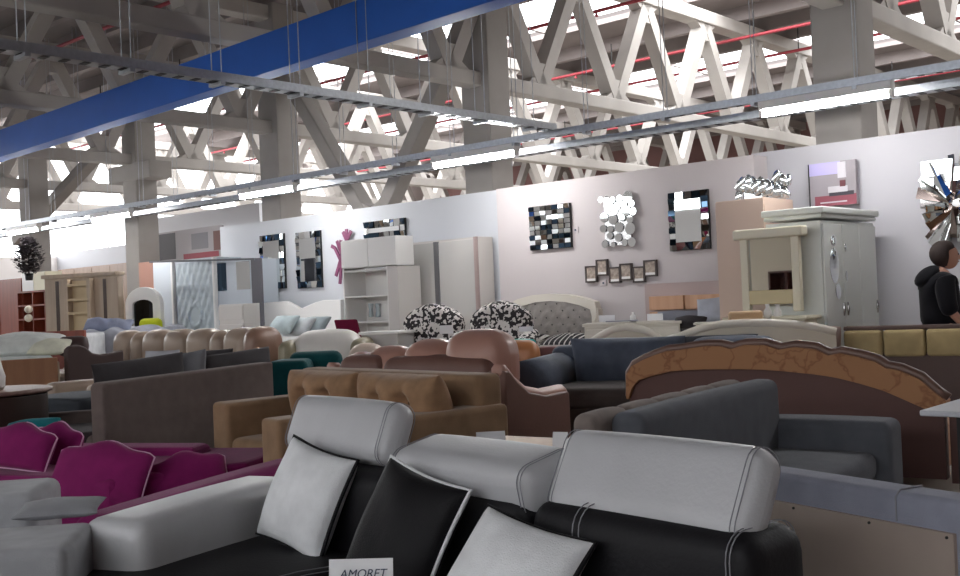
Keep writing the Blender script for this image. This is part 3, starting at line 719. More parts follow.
# ---- dark seating left of the taupe sofa
F_ott = fabric('dark_blue_grey', '#4a4f56')
t = thing('ottoman', 'dark blue-grey flat ottoman between the drum table and the taupe sofa', 'ottoman', G0(78, 9.3), R(-25))
obj('cushion', G().box(-.42, .42, -.4, .4, .36, .62, r=.06, puff=(0, 0, .02)), F_ott, t); obj('base', G().box(-.4, .4, -.38, .38, .05, .36), mat('pale_base', '#8b8a8c'), t)
t = thing('low_sofa', 'low brown-black sofa seat left of the taupe back panel', 'sofa', G0(76, 7.9), R(20))
obj('seat', G().box(-.5, .32, -.3, .5, .1, .47, r=.05), fabric('brown_black', '#40383a'), t); obj('rim', G().box(-.5, .32, .5, .6, .1, .56, r=.03), F_mole, t)
# ---- teal pouf chairs
F_teal = fabric('teal_velvet', '#0f4548', sheen=.1)
t = thing('teal_armchair', 'dark teal velvet armchair between the taupe and the tan sofa', 'armchair', G0(300, 10.3), R(0))
obj('seat', G().box(-.3, .3, -.35, .3, .12, .45, r=.07), F_teal, t); obj('backrest', G().box(-.18, .35, .2, .42, .3, .86, r=.09, puff=(0, .03, .0)), F_teal, t)
obj('armrest', G().box(-.32, .08, -.2, .3, .2, .80, r=.07), F_teal, t)
# ---- white patterned sofa between
t = thing('white_sofa', 'white leather sofa back with olive rounded ends behind the teal armchair', 'sofa', G0(323, 11.6), RB * .3)
obj('backrest', G().box(-.42, .36, 0, .4, .35, 1.0, r=.17, puff=(.02, .03, .05)), leather('white_glossy', '#d8d3cd'), t)
for x in (-.54, .30): obj('armrest', G().box(x - .0, x + .2, -.1, .5, .2, .93, r=.11, puff=(0, 0, .02)), leather('olive_leather', '#8f8770'), t)
obj('seat', G().box(-.42, .36, -.5, .1, .1, .45, r=.06), leather('white_glossy', '#d8d3cd'), t)
# ---- cowhide chairs
F_cow = mat('cowhide', '#ddd8d4', kind='blotch', col2='#241e20', scale=24, rough=.7)
def cow_chair(label, px, d, hw, rz):
    t = thing('cowhide_armchair', label, 'armchair', G0(px, d), rz, 'cowhide armchairs')
    pts = [(-hw, .95), (-hw * .85, 1.12), (-hw * .5, 1.2), (0, 1.27), (hw * .45, 1.27), (hw * .8, 1.17), (hw, 1.0)]
    g = G().box(-hw, hw, 0, .22, .4, 1.26, r=.1, puff=(0, .03, .0), n=8)
    for v in g.v:
        if v.z > .8: v.z = .8 + (v.z - .8) * (1.05 - .35 * (v.x / hw) ** 2)
    obj('backrest', g, F_cow, t)
    for s_ in (-1, 1):
        g = G().box(s_ * hw - .1, s_ * hw + .1, -.55, .1, .15, 1.0, r=.09, n=6)
        for v in g.v:
            if v.z > .4: v.z = .4 + (v.z - .4) * (.62 + .38 * (v.y + .55) / .65)
        obj('wing', g, F_cow, t)
    obj('seat', G().box(-hw, hw, -.6, .1, .15, .5, r=.07, puff=(0, 0, .03)), F_cow, t)
    for x in (-.25, .25):
        for y in (-.5, .1): obj('leg', G().lathe([(.015, 0), (.03, .15)], 8, (x, y, 0)), M_black, t)
cow_chair('black and white cowhide wing armchair, left one of the pair', 429, 11.9, .37, R(-22)); cow_chair('black and white cowhide wing armchair, right one beside the tufted bed', 497, 11.4, .36, R(-22))
# ---- maroon chair
t = thing('maroon_chair', 'maroon moulded chair before the white bookcase', 'chair', G0(357, 12.6), R(60))
g = G().box(-.02, .03, -.16, .16, .45, 1.14, r=.02, n=5)
for v in g.v: v.x -= (v.z - .45) * .35 + .0
obj('backrest', g, fabric('maroon', '#6b1535'), t); obj('seat', G().box(-.02, .42, -.22, .22, .42, .48, r=.025, puff=(0, 0, .01)), fabric('maroon', '#6b1535'), t)
for x in (.02, .38):
    for y in (-.18, .18): obj('leg', G().tube([(x, y, .42), (x * 1.05, y * 1.1, 0)], .012), M_black, t)
# ---- red crate with teal cloth
p = P(518, 350, 10.0)
t = thing('red_box', 'red upholstered box carrying a turquoise folded cloth', 'box', (p.x, p.y, 0), R(-20)); obj('body', G().box(-.16, .16, -.15, .15, .05, p.z + .03, r=.02), leather('dark_red', '#7c2c2c'), t)
o = tag(obj('folded_cloth', G().box(-.15, .15, -.12, .12, 0, .06, r=.025, puff=(0, 0, .015)), fabric('turquoise', '#21a79a')), 'turquoise folded cloth on the red box', 'cloth'); o.location = (p.x, p.y, p.z + .03); o.rotation_euler = (0, 0, R(-20))
o = tag(obj('storage_box', G().box(-.35, .35, -.15, .15, .05, P(570, 347, 9.9).z, r=.02), leather('dark_red2', '#7a4444')), 'dull red long box at the foot of the checked bed', 'box'); q = P(572, 350, 10.2); o.location = (q.x, q.y, 0); o.rotation_euler = (0, 0, R(-8))
# ---- coffee table behind the folded headrest
t = thing('coffee_table', 'low pale wood table with papers behind the folded headrest', 'table', G0(515, 5.0), R(-35)); hz = P(530, 445, 5.0).z
obj('tabletop', G().box(-.3, .45, -.28, .28, hz - .03, hz), wood('pale_wood', '#c7a98c', '#d9bfa4'), t, bevel=.005)
for x in (-.26, .4):
    for y in (-.24, .24): obj('leg', G().box(x - .02, x + .02, y - .02, y + .02, 0, hz - .03), wood('pale_wood', '#c7a98c', '#d9bfa4'), t)
card('white card before the tan sofa arm on the low table', 491, 439, 4.75, .13, .07, 5, 25)
card('small white card leaning at the right end of the low table', 560, 441, 4.7, .07, .08, -25, 12)

t = thing('tan_pouf', 'tan velvet pouf half hidden behind the first white headrest', 'pouf', G0(279, 5.75), R(40)); hz = P(278, 418, 5.75).z
obj('body', G().box(-.08, .12, -.08, .12, .06, hz, r=.03), F_tan, t); obj('base', G().box(-.07, .11, -.07, .11, 0, .06), M_black, t)
t = thing('rounded_armrest_sofa', 'small cream-beige leather sofa end between the white sofa back and the leather sofa', 'sofa', G0(362, 11.0), R(-10))
obj('backrest', G().box(-.22, .2, 0, .3, .3, .86, r=.14, puff=(0, .02, .04)), leather('cream_beige_leather', '#c6b3a4'), t); obj('seat', G().box(-.22, .2, -.5, .05, .1, .45, r=.05), leather('cream_beige_leather', '#c6b3a4'), t)

t = thing('orange_leather_armchair', 'small orange-tan leather armchair between the leather sofa and the velvet sofa arm', 'armchair', G0(514, 9.0), R(-15)); hz = P(514, 345, 9.0).z
L_ot = leather('orange_tan_leather', '#b5794f', rough=.35)
obj('backrest', G().box(-.24, .13, .25, .45, .3, hz, r=.09, puff=(0, .02, .03)), L_ot, t); obj('seat', G().box(-.22, .15, -.2, .3, .1, .45, r=.06, puff=(0, 0, .02)), L_ot, t)
# ================================================================== ALONG THE WALLS
def wbox(T, name, W0, W1, d0, d1, z0, z1, m, **k): return obj(name, G().box(W0, W1, d0, d1, z0, z1, r=k.pop('r', 0)), m, T, **k)
# ---- tufted arched bed
v = 9.85
t, w = wallthing('tufted_bed', 'bed with arched white headboard, grey tufted panel and checked cover', 'bed', 511, 599, v - .1)
pts = [(511, 315), (511, 304), (520, 299), (535, 295), (552, 293.5), (570, 294.5), (585, 297.5), (597, 301.5), (599, 309), (599, 318)]
T = [((uz(511, 280, v - .1)[0] - uz(px, py, v - .1)[0]), zv(px, py, v - .1)) for px, py in pts]
inn = [(.07 + (x - 0) * (w - .14) / w, z - .085) for x, z in T]
obj('headboard_rim', G().band(T, [(a[0], a[1]) for a in inn], -.05, .05), M_cream, t)
for x in (0, w - .1): obj('post', G().box(x, x + .1, -.04, .05, 0, 1.15), M_cream, t, bevel=.01)
g = G(); zb_ = .5; nx, nz = 26, 16; xs_ = [.06 + (w - .12) * i / nx for i in range(nx + 1)]
import bisect
def topz(x):
    for (a, za), (b, zb) in zip(inn, inn[1:]):
        if a <= x <= b and b > a: return za + (zb - za) * (x - a) / (b - a) + .03
    return inn[1][1]
vs = []; 
for i in range(nx + 1):
    for j in range(nz + 1):
        x = xs_[i]; z = zb_ + (topz(x) - zb_) * j / nz
        dd = max(math.cos((x / .16) * math.pi) ** 2 * math.cos((z / .16) * math.pi) ** 2, math.sin((x / .16) * math.pi) ** 2 * math.sin((z / .16) * math.pi) ** 2)
        vs.append((x, -.05 + .06 * dd ** 3, z))
g.add(vs, [(i * (nz + 1) + j, (i + 1) * (nz + 1) + j, (i + 1) * (nz + 1) + j + 1, i * (nz + 1) + j + 1) for i in range(nx) for j in range(nz)]); g.smooth = True
obj('tufted_panel', g, fabric('grey_tufting', '#9a9490'), t)
g = G()
for a in range(1, int(w / .16)):
    for b in range(2, 10):
        x, z = a * .16 + (.08 if b % 2 else 0), .5 + b * .08 * 1.0
        if .12 < x < w - .12 and z < topz(x) - .05: g.ellipsoid((x, -.055, z), (.011, .006, .011), 8)
obj('buttons', g, mat('dark_button', '#4e4a49'), t, label='dark tufting buttons')['kind'] = 'stuff'  # dark dots added to paint the shade in the tuft hollows
obj('frame', G().box(0.05, w - .05, -1.9, -.05, .1, .4), M_cream, t)
obj('mattress', G().box(.05, w - .05, -1.9, -.05, .38, .74, r=.07), mat('check_cover', '#c9c2b4', kind='check', col2='#3d3a3c', scale=8, rough=.9), t)
for k, xx_ in enumerate((.35, 1.05)):
    q = t.matrix_basis @ Vector((xx_, -.3, .80)); cushion_at('pillow', ('black pillow with white grid on the checked bed, near its left post', 'black pillow with white grid on the checked bed, near its right post')[k], q, .62, .36, .14, -42, 72, 0, mat('black_check', '#1d1c20', kind='check', col2='#c8c4c0', scale=14, rough=.9), group='pillows of the checked bed')
# ---- white chest of drawers
t = thing('chest_of_drawers', 'white low chest of drawers beside the checked bed', 'chest', G0(583, 10.75), R(-12)); W_ = 1.05; hz = P(620, 323, 10.6).z
obj('body', G().box(0, W_ - .1, 0, .4, .06, hz - .03), M_cream, t, bevel=.005); obj('top', G().box(-.02, W_ - .08, -.02, .42, hz - .03, hz), M_cream, t, bevel=.005)
for k in range(2):
    for q in range(3):
        d = obj('drawer', G().box(.02 + k * .47, .46 + k * .47, -.02, 0, hz - .27 - q * .22, hz - .06 - q * .22), M_cream, t, bevel=.004)
        obj('handle', G().box(.19 + k * .47, .29 + k * .47, -.035, -.02, hz - .17 - q * .22, hz - .155 - q * .22), M_chrome, d)
card('white card left end on the chest of drawers', 607, 318.5, 10.8, .16, .07, -10); card('white card right end on the chest of drawers', 655, 317, 10.8, .16, .07, -10)
q = P(622, 321.5, 10.75); o = tag(obj('open_magazine', G().box(-.16, .16, -.1, .1, 0, .012), mat('magazine_grey', '#9d9fa6')), 'grey magazine lying on the chest of drawers', 'magazine'); o.location = q; o.rotation_euler = (0, 0, R(-10))
q = P(633, 317, 10.8); o = tag(obj('bottle', G().lathe([(.03, -.05), (.03, .01), (.012, .03), (.012, .05)], 12), M_white), 'small white bottle on the chest of drawers', 'bottle'); o.location = q
# ---- orange headboard bed
v = 9.9; W_pch = wood('peach_wood', '#c99a78', '#d9ad8b', scale=.5)
t, w = wallthing('peach_bed', 'bed with peach wooden two-panel headboard right of the picture frames', 'bed', 650, 722, v)
zt, zm, zl_ = zv(690, 295, v), zv(690, 310, v), .4
for a, b in ((0, w / 2 - .01), (w / 2 + .01, w)):
    for z0, z1 in ((zm + .01, zt), (zl_ + .1, zm - .01)): obj('headboard_panel', G().box(a, b, -.04, .04, z0, z1), W_pch, t, bevel=.004)
obj('mattress', G().box(0, w, -1.6, -.05, .2, .56, r=.07), fabric('blue_white_sheet', '#b9c0cc'), t)
obj('backing', G().box(-.1, w + .05, .04, .07, .0, zt + .14), mat('grey_pink_board', '#b5a3a0'), t)
for lab, px, py, d, w_, h_, yw, ti, ro, m in (('grey pillow lying on the peach bed', 677, 321, 10.9, .5, .3, -30, 50, 0, fabric('grey_pillow', '#8d8f99')), ('pale blue-grey cushion propped on the peach bed', 712, 311, 10.6, .32, .28, -35, 15, -5, fabric('pale_blue_cushion', '#b9bdc8')),
      ('small dark pillow on the peach bed', 690, 322, 10.6, .34, .12, -30, 50, 0, F_dk)): cushion_at('pillow', lab, P(px, py, d), w_, h_, .14, yw, ti, ro, m, group='pillows of the peach bed')
t = thing('nightstand', 'small white nightstand beside the striped cushion', 'nightstand', G0(713, 10.2), R(-15)); hz = P(710, 322, 10.2).z
obj('body', G().box(-.17, .2, -.15, .15, .05, hz - .02), M_cream, t, bevel=.005); obj('top', G().box(-.19, .22, -.17, .17, hz - .02, hz), M_cream, t, bevel=.005); obj('knob', G().ellipsoid((0, -.16, hz - .09), (.012, .012, .012), 8), M_chrome, t)
# ---- tan tall panel (wardrobe side) + big white wardrobe
t, w = wallthing('tan_wardrobe', 'plain tan wardrobe left of the tall white wardrobe', 'wardrobe', 719, 768, 9.2)
W_tan = mat('tan_laminate', '#c8b0a0', rough=.5); obj('body', G().box(0, w, 0, .6, .05, zv(745, 199, 9.2)), W_tan, t, bevel=.005)
obj('door', G().box(.005, w - .005, -.02, 0, .08, zv(745, 199, 9.2) - .01), W_tan, t, bevel=.003)
M_wh = mat('greenish_white_lacquer', '#dcdfda', rough=.3)
v = 8.9
t, w = wallthing('white_wardrobe', 'tall white wardrobe with moulded top and mirror ovals on its doors', 'wardrobe', 768, 823, v)
zt = zv(823, 206, v) ; Lw = 1.18
obj('body', G().box(0, w, 0, Lw, .06, zt - .12), M_wh, t, bevel=.004)
g = G().box(-.01, w + .025, -.025, Lw + .02, zt - .10, zt - .06, r=.015).box(-.02, w + .05, -.05, Lw + .03, zt - .06, zt, r=.015); obj('cornice', g, M_wh, t)
obj('plinth', G().box(-.02, w + .02, -.02, Lw, 0, .08), M_wh, t)
for k in range(3):
    y0 = .01 + k * (Lw - .02) / 3; y1 = .01 + (k + 1) * (Lw - .02) / 3 - .008
    d = obj('door', G().box(w, w + .022, y0, y1, .5, zt - .15), M_wh, t, bevel=.004)
    obj('handle', G().tube([(w + .03, (y1 if k != 1 else y0) + (-.04 if k != 1 else .04), 1.02 + i * .03) for i in range(5)], [.006, .012, .016, .012, .006], 8), M_chrome, d)
    for q in range(2):
        d2 = obj('drawer', G().box(w, w + .02, y0, y1, .1 + q * .2, .29 + q * .2), M_wh, t, bevel=.004)
        obj('handle', G().tube([(w + .03, (y0 + y1) / 2 - .06, .2 + q * .2), (w + .03, (y0 + y1) / 2 + .06, .2 + q * .2)], .007), M_black, d2)
    if k < 2:
        g = G()
        cy = (y0 + y1) / 2 + (0 if k == 0 else .0)
        if k == 0:
            for (dy, zz, ry, rz_) in ((.0, .30, .06, .05), (.0, .52, .10, .16), (.06, .75, .06, .07)):
                g.ellipsoid((w + .024, cy + dy, zt - zz), (.004, ry, rz_), 18)
        else: g.ellipsoid((w + .024, y0 + .06, zt - .36), (.004, .03, .04), 12); g.ellipsoid((w + .024, y0 + .06, zt - .62), (.004, .025, .05), 12)
        obj('mirror_oval', g, M_mirror, d, label='small mirror ovals')
# ---- cream dresser with mirror
v = 8.72; M_crm = mat('cream_paint', '#ddd6c0', rough=.4)
t, w = wallthing('dressing_table', 'cream dressing table with tall framed mirror before the white wardrobe', 'dressing table', 741, 800, v)
zz = lambda py: zv(770, py, v)
z0, z1 = zz(302), zz(238)
obj('mirror_glass', G().box(.07, w - .07, .03, .04, zz(290), z1), M_mirror, t)
for x0, x1 in ((0, .075), (w - .075, w)): obj('stile', G().box(x0, x1, 0, .06, zz(312), z1 + .03), M_crm, t, bevel=.008)
obj('cornice', G().box(-.05, w + .05, -.04, .1, z1, z1 + .09, r=.02), M_crm, t)
obj('lower_panel', G().box(.07, w - .07, .0, .05, z0 - .02, zz(290)), mat('champagne', '#cdbf98', rough=.25), t, bevel=.01, label='glossy champagne panel')
obj('tabletop', G().box(-.1, w + .14, -.2, .1, zz(316) - .03, zz(316)), M_crm, t, bevel=.01)
obj('body', G().box(-.05, w + .1, -.16, .08, .3, zz(316) - .03), M_crm, t)
for x in (-.03, w + .04):
    for y in (-.14, .04): obj('leg', G().lathe([(.02, 0), (.03, .2), (.025, .3)], 10, (x, y, 0)), M_crm, t)
for px, lab in ((768, 'white jug on the dressing table, left of the two'), (778, 'white jug on the dressing table, right of the two')):
    q = P(px, 319, 9.2); o = tag(obj('jug', G().lathe([(.02, 0), (.035, .03), (.035, .07), (.015, .1), (.02, .13)], 14), M_white), lab, 'jug', 'jugs on the dressing table'); o.location = q
t = thing('peach_stool_back', 'small rounded peach chair back before the dressing table', 'chair', G0(745, 9.15)); q = P(745, 319, 9.15)
obj('backrest', G().box(-.15, .15, 0, .06, q.z - .12, q.z + .07, r=.055), leather('peach_leather', '#c9a882'), t)
obj('seat', G().box(-.17, .17, -.05, .3, .4, .5, r=.04), leather('peach_leather', '#c9a882'), t)
for x in (-.16, .16):
    for y in (0, .26): obj('leg', G().tube([(x, y, .4), (x, y, 0)], .015), M_black, t)
ua, ub = uz(776, 280, 21.44)[0], uz(812, 280, 21.44)[0]; zc = zv(783, 271, 21.44)
t = thing('brown_open_cabinet', 'dark red-brown open cabinet seen in the dressing table mirror', 'cabinet', B(ub, -3.98, 0), RB + math.pi); w = ua - ub
obj('back', G().box(0, w, .02, .05, .05, zc), wood('dark_redwood', '#4a2018', '#5c2a20', scale=.5), t)
for x in (0, w / 2 - .02, w - .04): obj('side', G().box(x, x + .04, -.4, .02, .05, zc), MATS['dark_redwood'], t)
for z_ in (.05, .6, 1.1, zc - .04): obj('shelf', G().box(0, w, -.4, .02, z_, z_ + .04), MATS['dark_redwood'], t)
# ---- wall art ------------------------------------------------------
def facet(g, x0, x1, z0, z1, ty, tz, y=-.02, b=.006):
    cx, cz = (x0 + x1) / 2, (z0 + z1) / 2
    pts = []
    for yy in (y, y + .012):
        for x, z in ((x0, z0), (x1, z0), (x1, z1), (x0, z1)): pts.append((x, yy + (x - cx) * ty + (z - cz) * tz, z))
    g.add(pts, [(0, 1, 2, 3), (7, 6, 5, 4), (0, 4, 5, 1), (1, 5, 6, 2), (2, 6, 7, 3), (3, 7, 4, 0)])
v = VW - .03
t, w = wallthing('mosaic_mirror', 'square wall mirror of many tilted mirror tiles', 'mirror', 530, 571, v, pyref=228)
za, zb = zv(550, 249, v), zv(550, 205, v)
obj('backing', G().box(0, w, -.01, .025, za, zb), M_black, t)
random.seed(3); ga, gb, gc = G(), G(), G()
for i in range(7):
    for j in range(9):
        x0 = w * i / 7; z0 = za + (zb - za) * j / 9; g = (ga, ga, gb, gc)[random.randrange(4)] if (i + j) % 2 else (ga, gb)[random.random() < .3]
        facet(g, x0 + .004, x0 + w / 7 - .004, z0 + .004, z0 + (zb - za) / 9 - .004, random.uniform(-.25, .25), random.uniform(-.3, .12))
obj('mirror_tiles', ga, M_mirror, t); obj('mirror_tiles', gb, M_mirror2, t, label='darker mirror tiles'); obj('mirror_tiles', gc, mat('white_tile', '#dfe4e6', rough=.15), t, label='whitish tiles')
t, w = wallthing('pebble_mirror', 'wall mirror made of many round mirror discs', 'mirror', 600, 637, v, pyref=225)
za, zb = zv(618, 251, v), zv(618, 195, v); H = zb - za
discs = [(.08, .95, .07), (.25, .93, .09), (.42, .92, .07), (.60, .93, .08), (.82, .95, .13), (.3, .82, .12), (.52, .80, .09), (.72, .82, .08), (.92, .82, .08), (.45, .72, .08), (.75, .70, .12), (.95, .68, .09),
         (.15, .62, .11), (.40, .57, .12), (.65, .58, .08), (.85, .54, .09), (.12, .42, .09), (.32, .40, .08), (.55, .42, .12), (.85, .38, .14), (.30, .28, .08), (.52, .24, .10), (.15, .14, .09), (.38, .12, .06), (.68, .14, .08), (.88, .14, .11)]
for k, (a, b, r) in enumerate(discs):
    obj('mirror_disc', G().lathe([(r * w * .98, -.006), (r * w, 0), (r * w * .97, .006), (.001, .006)], 20, M=Matrix.Translation((a * w, -.02 - .004 * (k % 3), za + b * H)) @ Matrix.Rotation(R(90), 4, 'X') @ Matrix.Rotation(R((k * 37 % 7 - 3) * .8), 4, 'Y'), smooth=False), M_mirror, t)
obj('backing', G().box(w * .15, w * .85, -.012, .02, za + .1 * H, za + .9 * H), M_chrome, t)
def framed_mirror(label, a, b, y0, y1, v, nb=9, seed=1, pr=None):
    t, w = wallthing('framed_mirror', label, 'mirror', a, b, v, pyref=(y0 + y1) / 2, group='mirrors framed in mirror tiles')
    za, zb = zv((a + b) / 2, y1, v), zv((a + b) / 2, y0, v); fw = min(.1, w * .18)
    obj('backing', G().box(0, w, -.01, .02, za, zb), M_black, t)
    obj('mirror_glass', G().box(fw, w - fw, -.03, -.01, za + fw, zb - fw), M_mirror, t)
    random.seed(seed); ga, gb = G(), G()
    for i in range(nb):
        z0 = za + (zb - za) * i / nb; z1 = za + (zb - za) * (i + 1) / nb
        for x0, x1 in ((0, fw), (w - fw, w)): facet((ga, gb)[random.random() < .45], x0 + .003, x1 - .003, z0 + .003, z1 - .003, random.uniform(-.3, .3), random.uniform(-.3, .2))
    m = max(3, int((w - 2 * fw) / fw))
    for i in range(m):
        x0 = fw + (w - 2 * fw) * i / m; x1 = x0 + (w - 2 * fw) / m
        for z0, z1 in ((za, za + fw), (zb - fw, zb)): facet((ga, gb)[random.random() < .45], x0 + .003, x1 - .003, z0 + .003, z1 - .003, random.uniform(-.3, .3), random.uniform(-.3, .2))
    obj('frame_tiles', ga, M_mirror, t); obj('frame_tiles', gb, M_mirror2, t, label='darker mirror tiles')
framed_mirror('tall mirror framed in mirror tiles, right of the disc mirror', 669.5, 709.5, 191, 250, VW - .03, 10, 5)
framed_mirror('tall mirror framed in mirror tiles, left one beside the grey post', 261, 285, 234.5, 289, VW + .09, 9, 6)
framed_mirror('greenish tall mirror framed in mirror tiles, left of the branch decoration', 297, 321.5, 231.5, 288, VW + .09, 9, 7)
framed_mirror('wide mirror above the white bookcase, cut by its top', 365, 405.5, 220, 239, VW + .09, 3, 8)
# picture frames
fl = ['leftmost of the six small picture frames', 'second small picture frame from the left, hanging high', 'third small picture frame from the left, hanging low', 'fourth small picture frame from the left', 'fifth small picture frame from the left', 'rightmost small picture frame, hanging high']
M_fr = mat('bronze_frame', '#4a3f3c', rough=.4); M_pic = mat('beige_print', '#c5b6a6', kind='mottle', col2='#8f8078', scale=22)
for lab, a, b, y0, y1 in zip(fl, (585.5, 596.5, 609, 620, 633, 644), (597, 608, 620.5, 632, 645, 657), (266, 259.5, 267, 263.5, 266.5, 260), (282.5, 276, 283, 280.5, 282.5, 276.5)):
    t, w = wallthing('framed_picture', lab, 'picture', a, b, VW - .025, 'small picture frames', pyref=270); za, zb = zv((a + b) / 2, y1, VW), zv((a + b) / 2, y0, VW)
    obj('print', G().box(.015, w - .015, -.005, .01, za + .015, zb - .015), M_pic, t)
    obj('mat_strip', G().box(.02, w - .02, -.008, -.005, za + .018, za + .045), M_white, t, label='white strip under the print')
    obj('frame', G().box(0, .018, -.015, .02, za, zb).box(w - .018, w, -.015, .02, za, zb).box(0, w, -.015, .02, za, za + .018).box(0, w, -.015, .02, zb - .018, zb), M_fr, t)
# oval cluster mirror at the wall corner
v = 9.75
t, w = wallthing('oval_cluster_mirror', 'cluster of small bright oval mirrors above the tan wardrobe', 'mirror', 737, 793, v, pyref=185)
za, zb = zv(765, 200, v), zv(765, 172, v); H = zb - za; random.seed(11)
obj('backing', G().box(.1 * w, .9 * w, 0, .02, za + .1 * H, za + .7 * H), M_chrome, t)
for k in range(34):
    a = .04 + .92 * ((k * .618) % 1); b = .15 + .8 * ((k * .37 + .1) % 1) * (1 - 1.3 * abs(a - .5) ** 1.6); an = random.uniform(-.6, .6)
    obj('mirror_oval', G().lathe([(.062, -.01), (.058, .004), (.05, .008), (.001, .008)], 18, M=Matrix.Translation((a * w, -.03 - .01 * (k % 3), za + b * H)) @ Matrix.Rotation(R(90), 4, 'X') @ Matrix.Rotation(random.uniform(-.012, .012), 4, 'X') @ Matrix.Rotation(an, 4, 'Z') @ Matrix.Diagonal((.62, 1.1, 1, 1))), M_mirror, t)
# poster above wardrobe
v = 10.3
t, w = wallthing('wall_poster', 'framed colour photo poster above the white wardrobe', 'poster', 811, 857, v, pyref=180); za, zb = zv(834, 206, v), zv(834, 162, v); H = zb - za
obj('panel', G().box(0, w, -.03, .03, za, zb), mat('poster_grey', '#8f888c', kind='mottle', col2='#9d969c', scale=2), t)
obj('panel_edge', G().box(-.012, 0, -.035, .03, za, zb), M_black, t)
def pp(n, a, b, c, d, m, **k): obj(n, G().box(a * w, b * w, -.034 - k.pop('e', 0), -.03, za + c * H, za + d * H), m, t, **k)
pp('print_lilac', .0, .68, .72, 1, mat('print_lilac', '#b7aedb')); pp('print_red', .1, 1, 0, .24, mat('print_red', '#8c4a56')); pp('print_white', .4, .82, .3, .44, mat('print_white', '#c4bfc4'), e=.002)
pp('print_dark', .42, .95, .22, .31, mat('print_dark', '#3e3a42'), e=.001); pp('print_pale', .62, .80, .62, .98, mat('print_pale', '#c9c5cb'), e=.001); pp('print_maroon', .66, .78, .42, .56, mat('print_maroon', '#6a3a40'), e=.003)
pp('print_line', .22, .8, .07, .1, mat('print_white', '#c4bfc4'), e=.002)
# shard mirror at right
v = 10.3
t, w = wallthing('shard_mirror', 'wall mirror of radiating mirror shards at the right edge', 'mirror', 924, 985, v, pyref=200); za, zb = zv(945, 248, v), zv(945, 160, v); H = zb - za
random.seed(21); cx, cz = w * .55, za + H * .5
obj('backing', G().lathe([(.12, 0), (.12, .02)], 12, M=Matrix.Translation((cx, .01, cz)) @ Matrix.Rotation(R(90), 4, 'X')), M_chrome, t)
for k in range(46):
    an = k * 2.4; r0 = random.uniform(.03, .22); r1 = min(random.uniform(.3, .55), .5); ww = random.uniform(.02, .06)
    d = Vector((math.cos(an) * .72, 0, math.sin(an))); n_ = Vector((-math.sin(an), 0, math.cos(an))); c = Vector((cx, 0, cz)); ti = random.uniform(-.03, .03)
    q = [c + d * r0 - n_ * ww * .5, c + d * r0 + n_ * ww * .5, c + d * r1 + n_ * ww, c + d * r1 - n_ * ww]
    yb = -.01 - .012 * (k % 4)
    vs = [Vector((p.x, yb + ti * (i % 2) - dy, p.z)) for dy in (0, .006) for i, p in enumerate(q)]
    obj('mirror_shard', G().add(vs, [(0, 1, 2, 3), (7, 6, 5, 4), (0, 4, 5, 1), (1, 5, 6, 2), (2, 6, 7, 3), (3, 7, 4, 0)]), M_mirror if k % 3 else mat('bronze_mirror', '#b8a8a2', rough=.08, metal=1), t)
for k, (a, b, c, d_) in enumerate(((.02, .30, .82, 1.0), (.0, .22, .68, .80), (.3, .55, .88, 1.0), (.5, .7, .75, .9))):
    obj('mirror_plate', G().box(a * w, b * w, -.07, -.062, za + c * H, za + d_ * H, M=None), M_mirror, t)
# electrical boxes
for lab, px, py in (('small socket plate beside the mosaic mirror', 576, 230), ('small socket plate under the picture frames', 604, 283)):
    t, w = wallthing('socket_plate', lab, 'socket', px - 3, px + 3, VW, 'socket plates', pyref=py); z_ = zv(px, py, VW); obj('plate', G().box(0, w, -.012, 0, z_ - .035, z_ + .035, r=.004), M_wp, t); obj('socket_hole', G().box(w * .35, w * .65, -.014, -.012, z_ - .01, z_ + .01), M_ink, t)
# ---- mirrored sliding wardrobe
v = 9.8; M_gw = mat('grey_laminate', '#cfcac6', rough=.4)
t, w = wallthing('mirror_wardrobe', 'wide sliding wardrobe with mirror doors behind the cowhide chairs', 'wardrobe', 399, 478, v, pyref=270); zt = zv(440, 240, v)
obj('body', G().box(0, w, .02, .3, .04, zt), M_gw, t, bevel=.004)
for k in range(2):
    d = obj('mirror_door', G().box(.02 + k * w / 2, w / 2 - .02 + k * w / 2 , .0, .02, .1, zt - .03), mat('soft_mirror', '#dcdad6', rough=.08, metal=.35), t)  # pale base colour stands in for a light wall reflected in the doors
obj('door_rail', G().box(w / 2 - .04, w / 2 + .04, -.012, .01, .06, zt - .02), mat('dark_rail', '#6a6a6c', rough=.4), t)
obj('side_rail', G().box(w - .05, w, -.01, .02, .04, zt), mat('mauve_rail', '#a08d8a'), t)
# ---- white bookcase
t, w = wallthing('bookcase', 'white open bookcase with closed cabinet on top', 'bookcase', 343, 398, 9.3, pyref=280); z2 = zv(370, 238, 9.3); z1 = zv(370, 267, 9.3)
obj('top_cabinet', G().box(0, w, .0, .3, z1, z2), M_white, t, bevel=.004)
for k in range(2): obj('door', G().box(.004 + k * w / 2, w / 2 - .004 + k * w / 2, -.018, 0, z1 + .01, z2 - .01), M_white, t, bevel=.002)
sw = w * .82
for x in (0, sw - .02): obj('side', G().box(x, x + .02, 0, .4, 0, z1), M_white, t)
obj('side_panel', G().box(sw, w, 0, .4, 0, z1 - .01), M_gw, t)
obj('back', G().box(.02, sw - .02, .38, .4, 0, z1), M_white, t)
for k in range(6): obj('shelf', G().box(.02, sw - .02, .01, .38, .05 + k * (z1 - .1) / 5, .07 + k * (z1 - .1) / 5), M_white, t)
for k in range(2):
    q = P((371, 378)[k], 311, 14.2); o = tag(obj('glass_vase', G().lathe([(.03, -.08), (.035, -.07), (.025, .02), (.04, .1)], 12), mat('frosted_glass', '#c2cdd0', rough=.2)), ('frosted vase on the bookcase shelf, left of the two', 'frosted vase on the bookcase shelf, right of the two')[k], 'vase', 'vases in the bookcase'); o.location = q
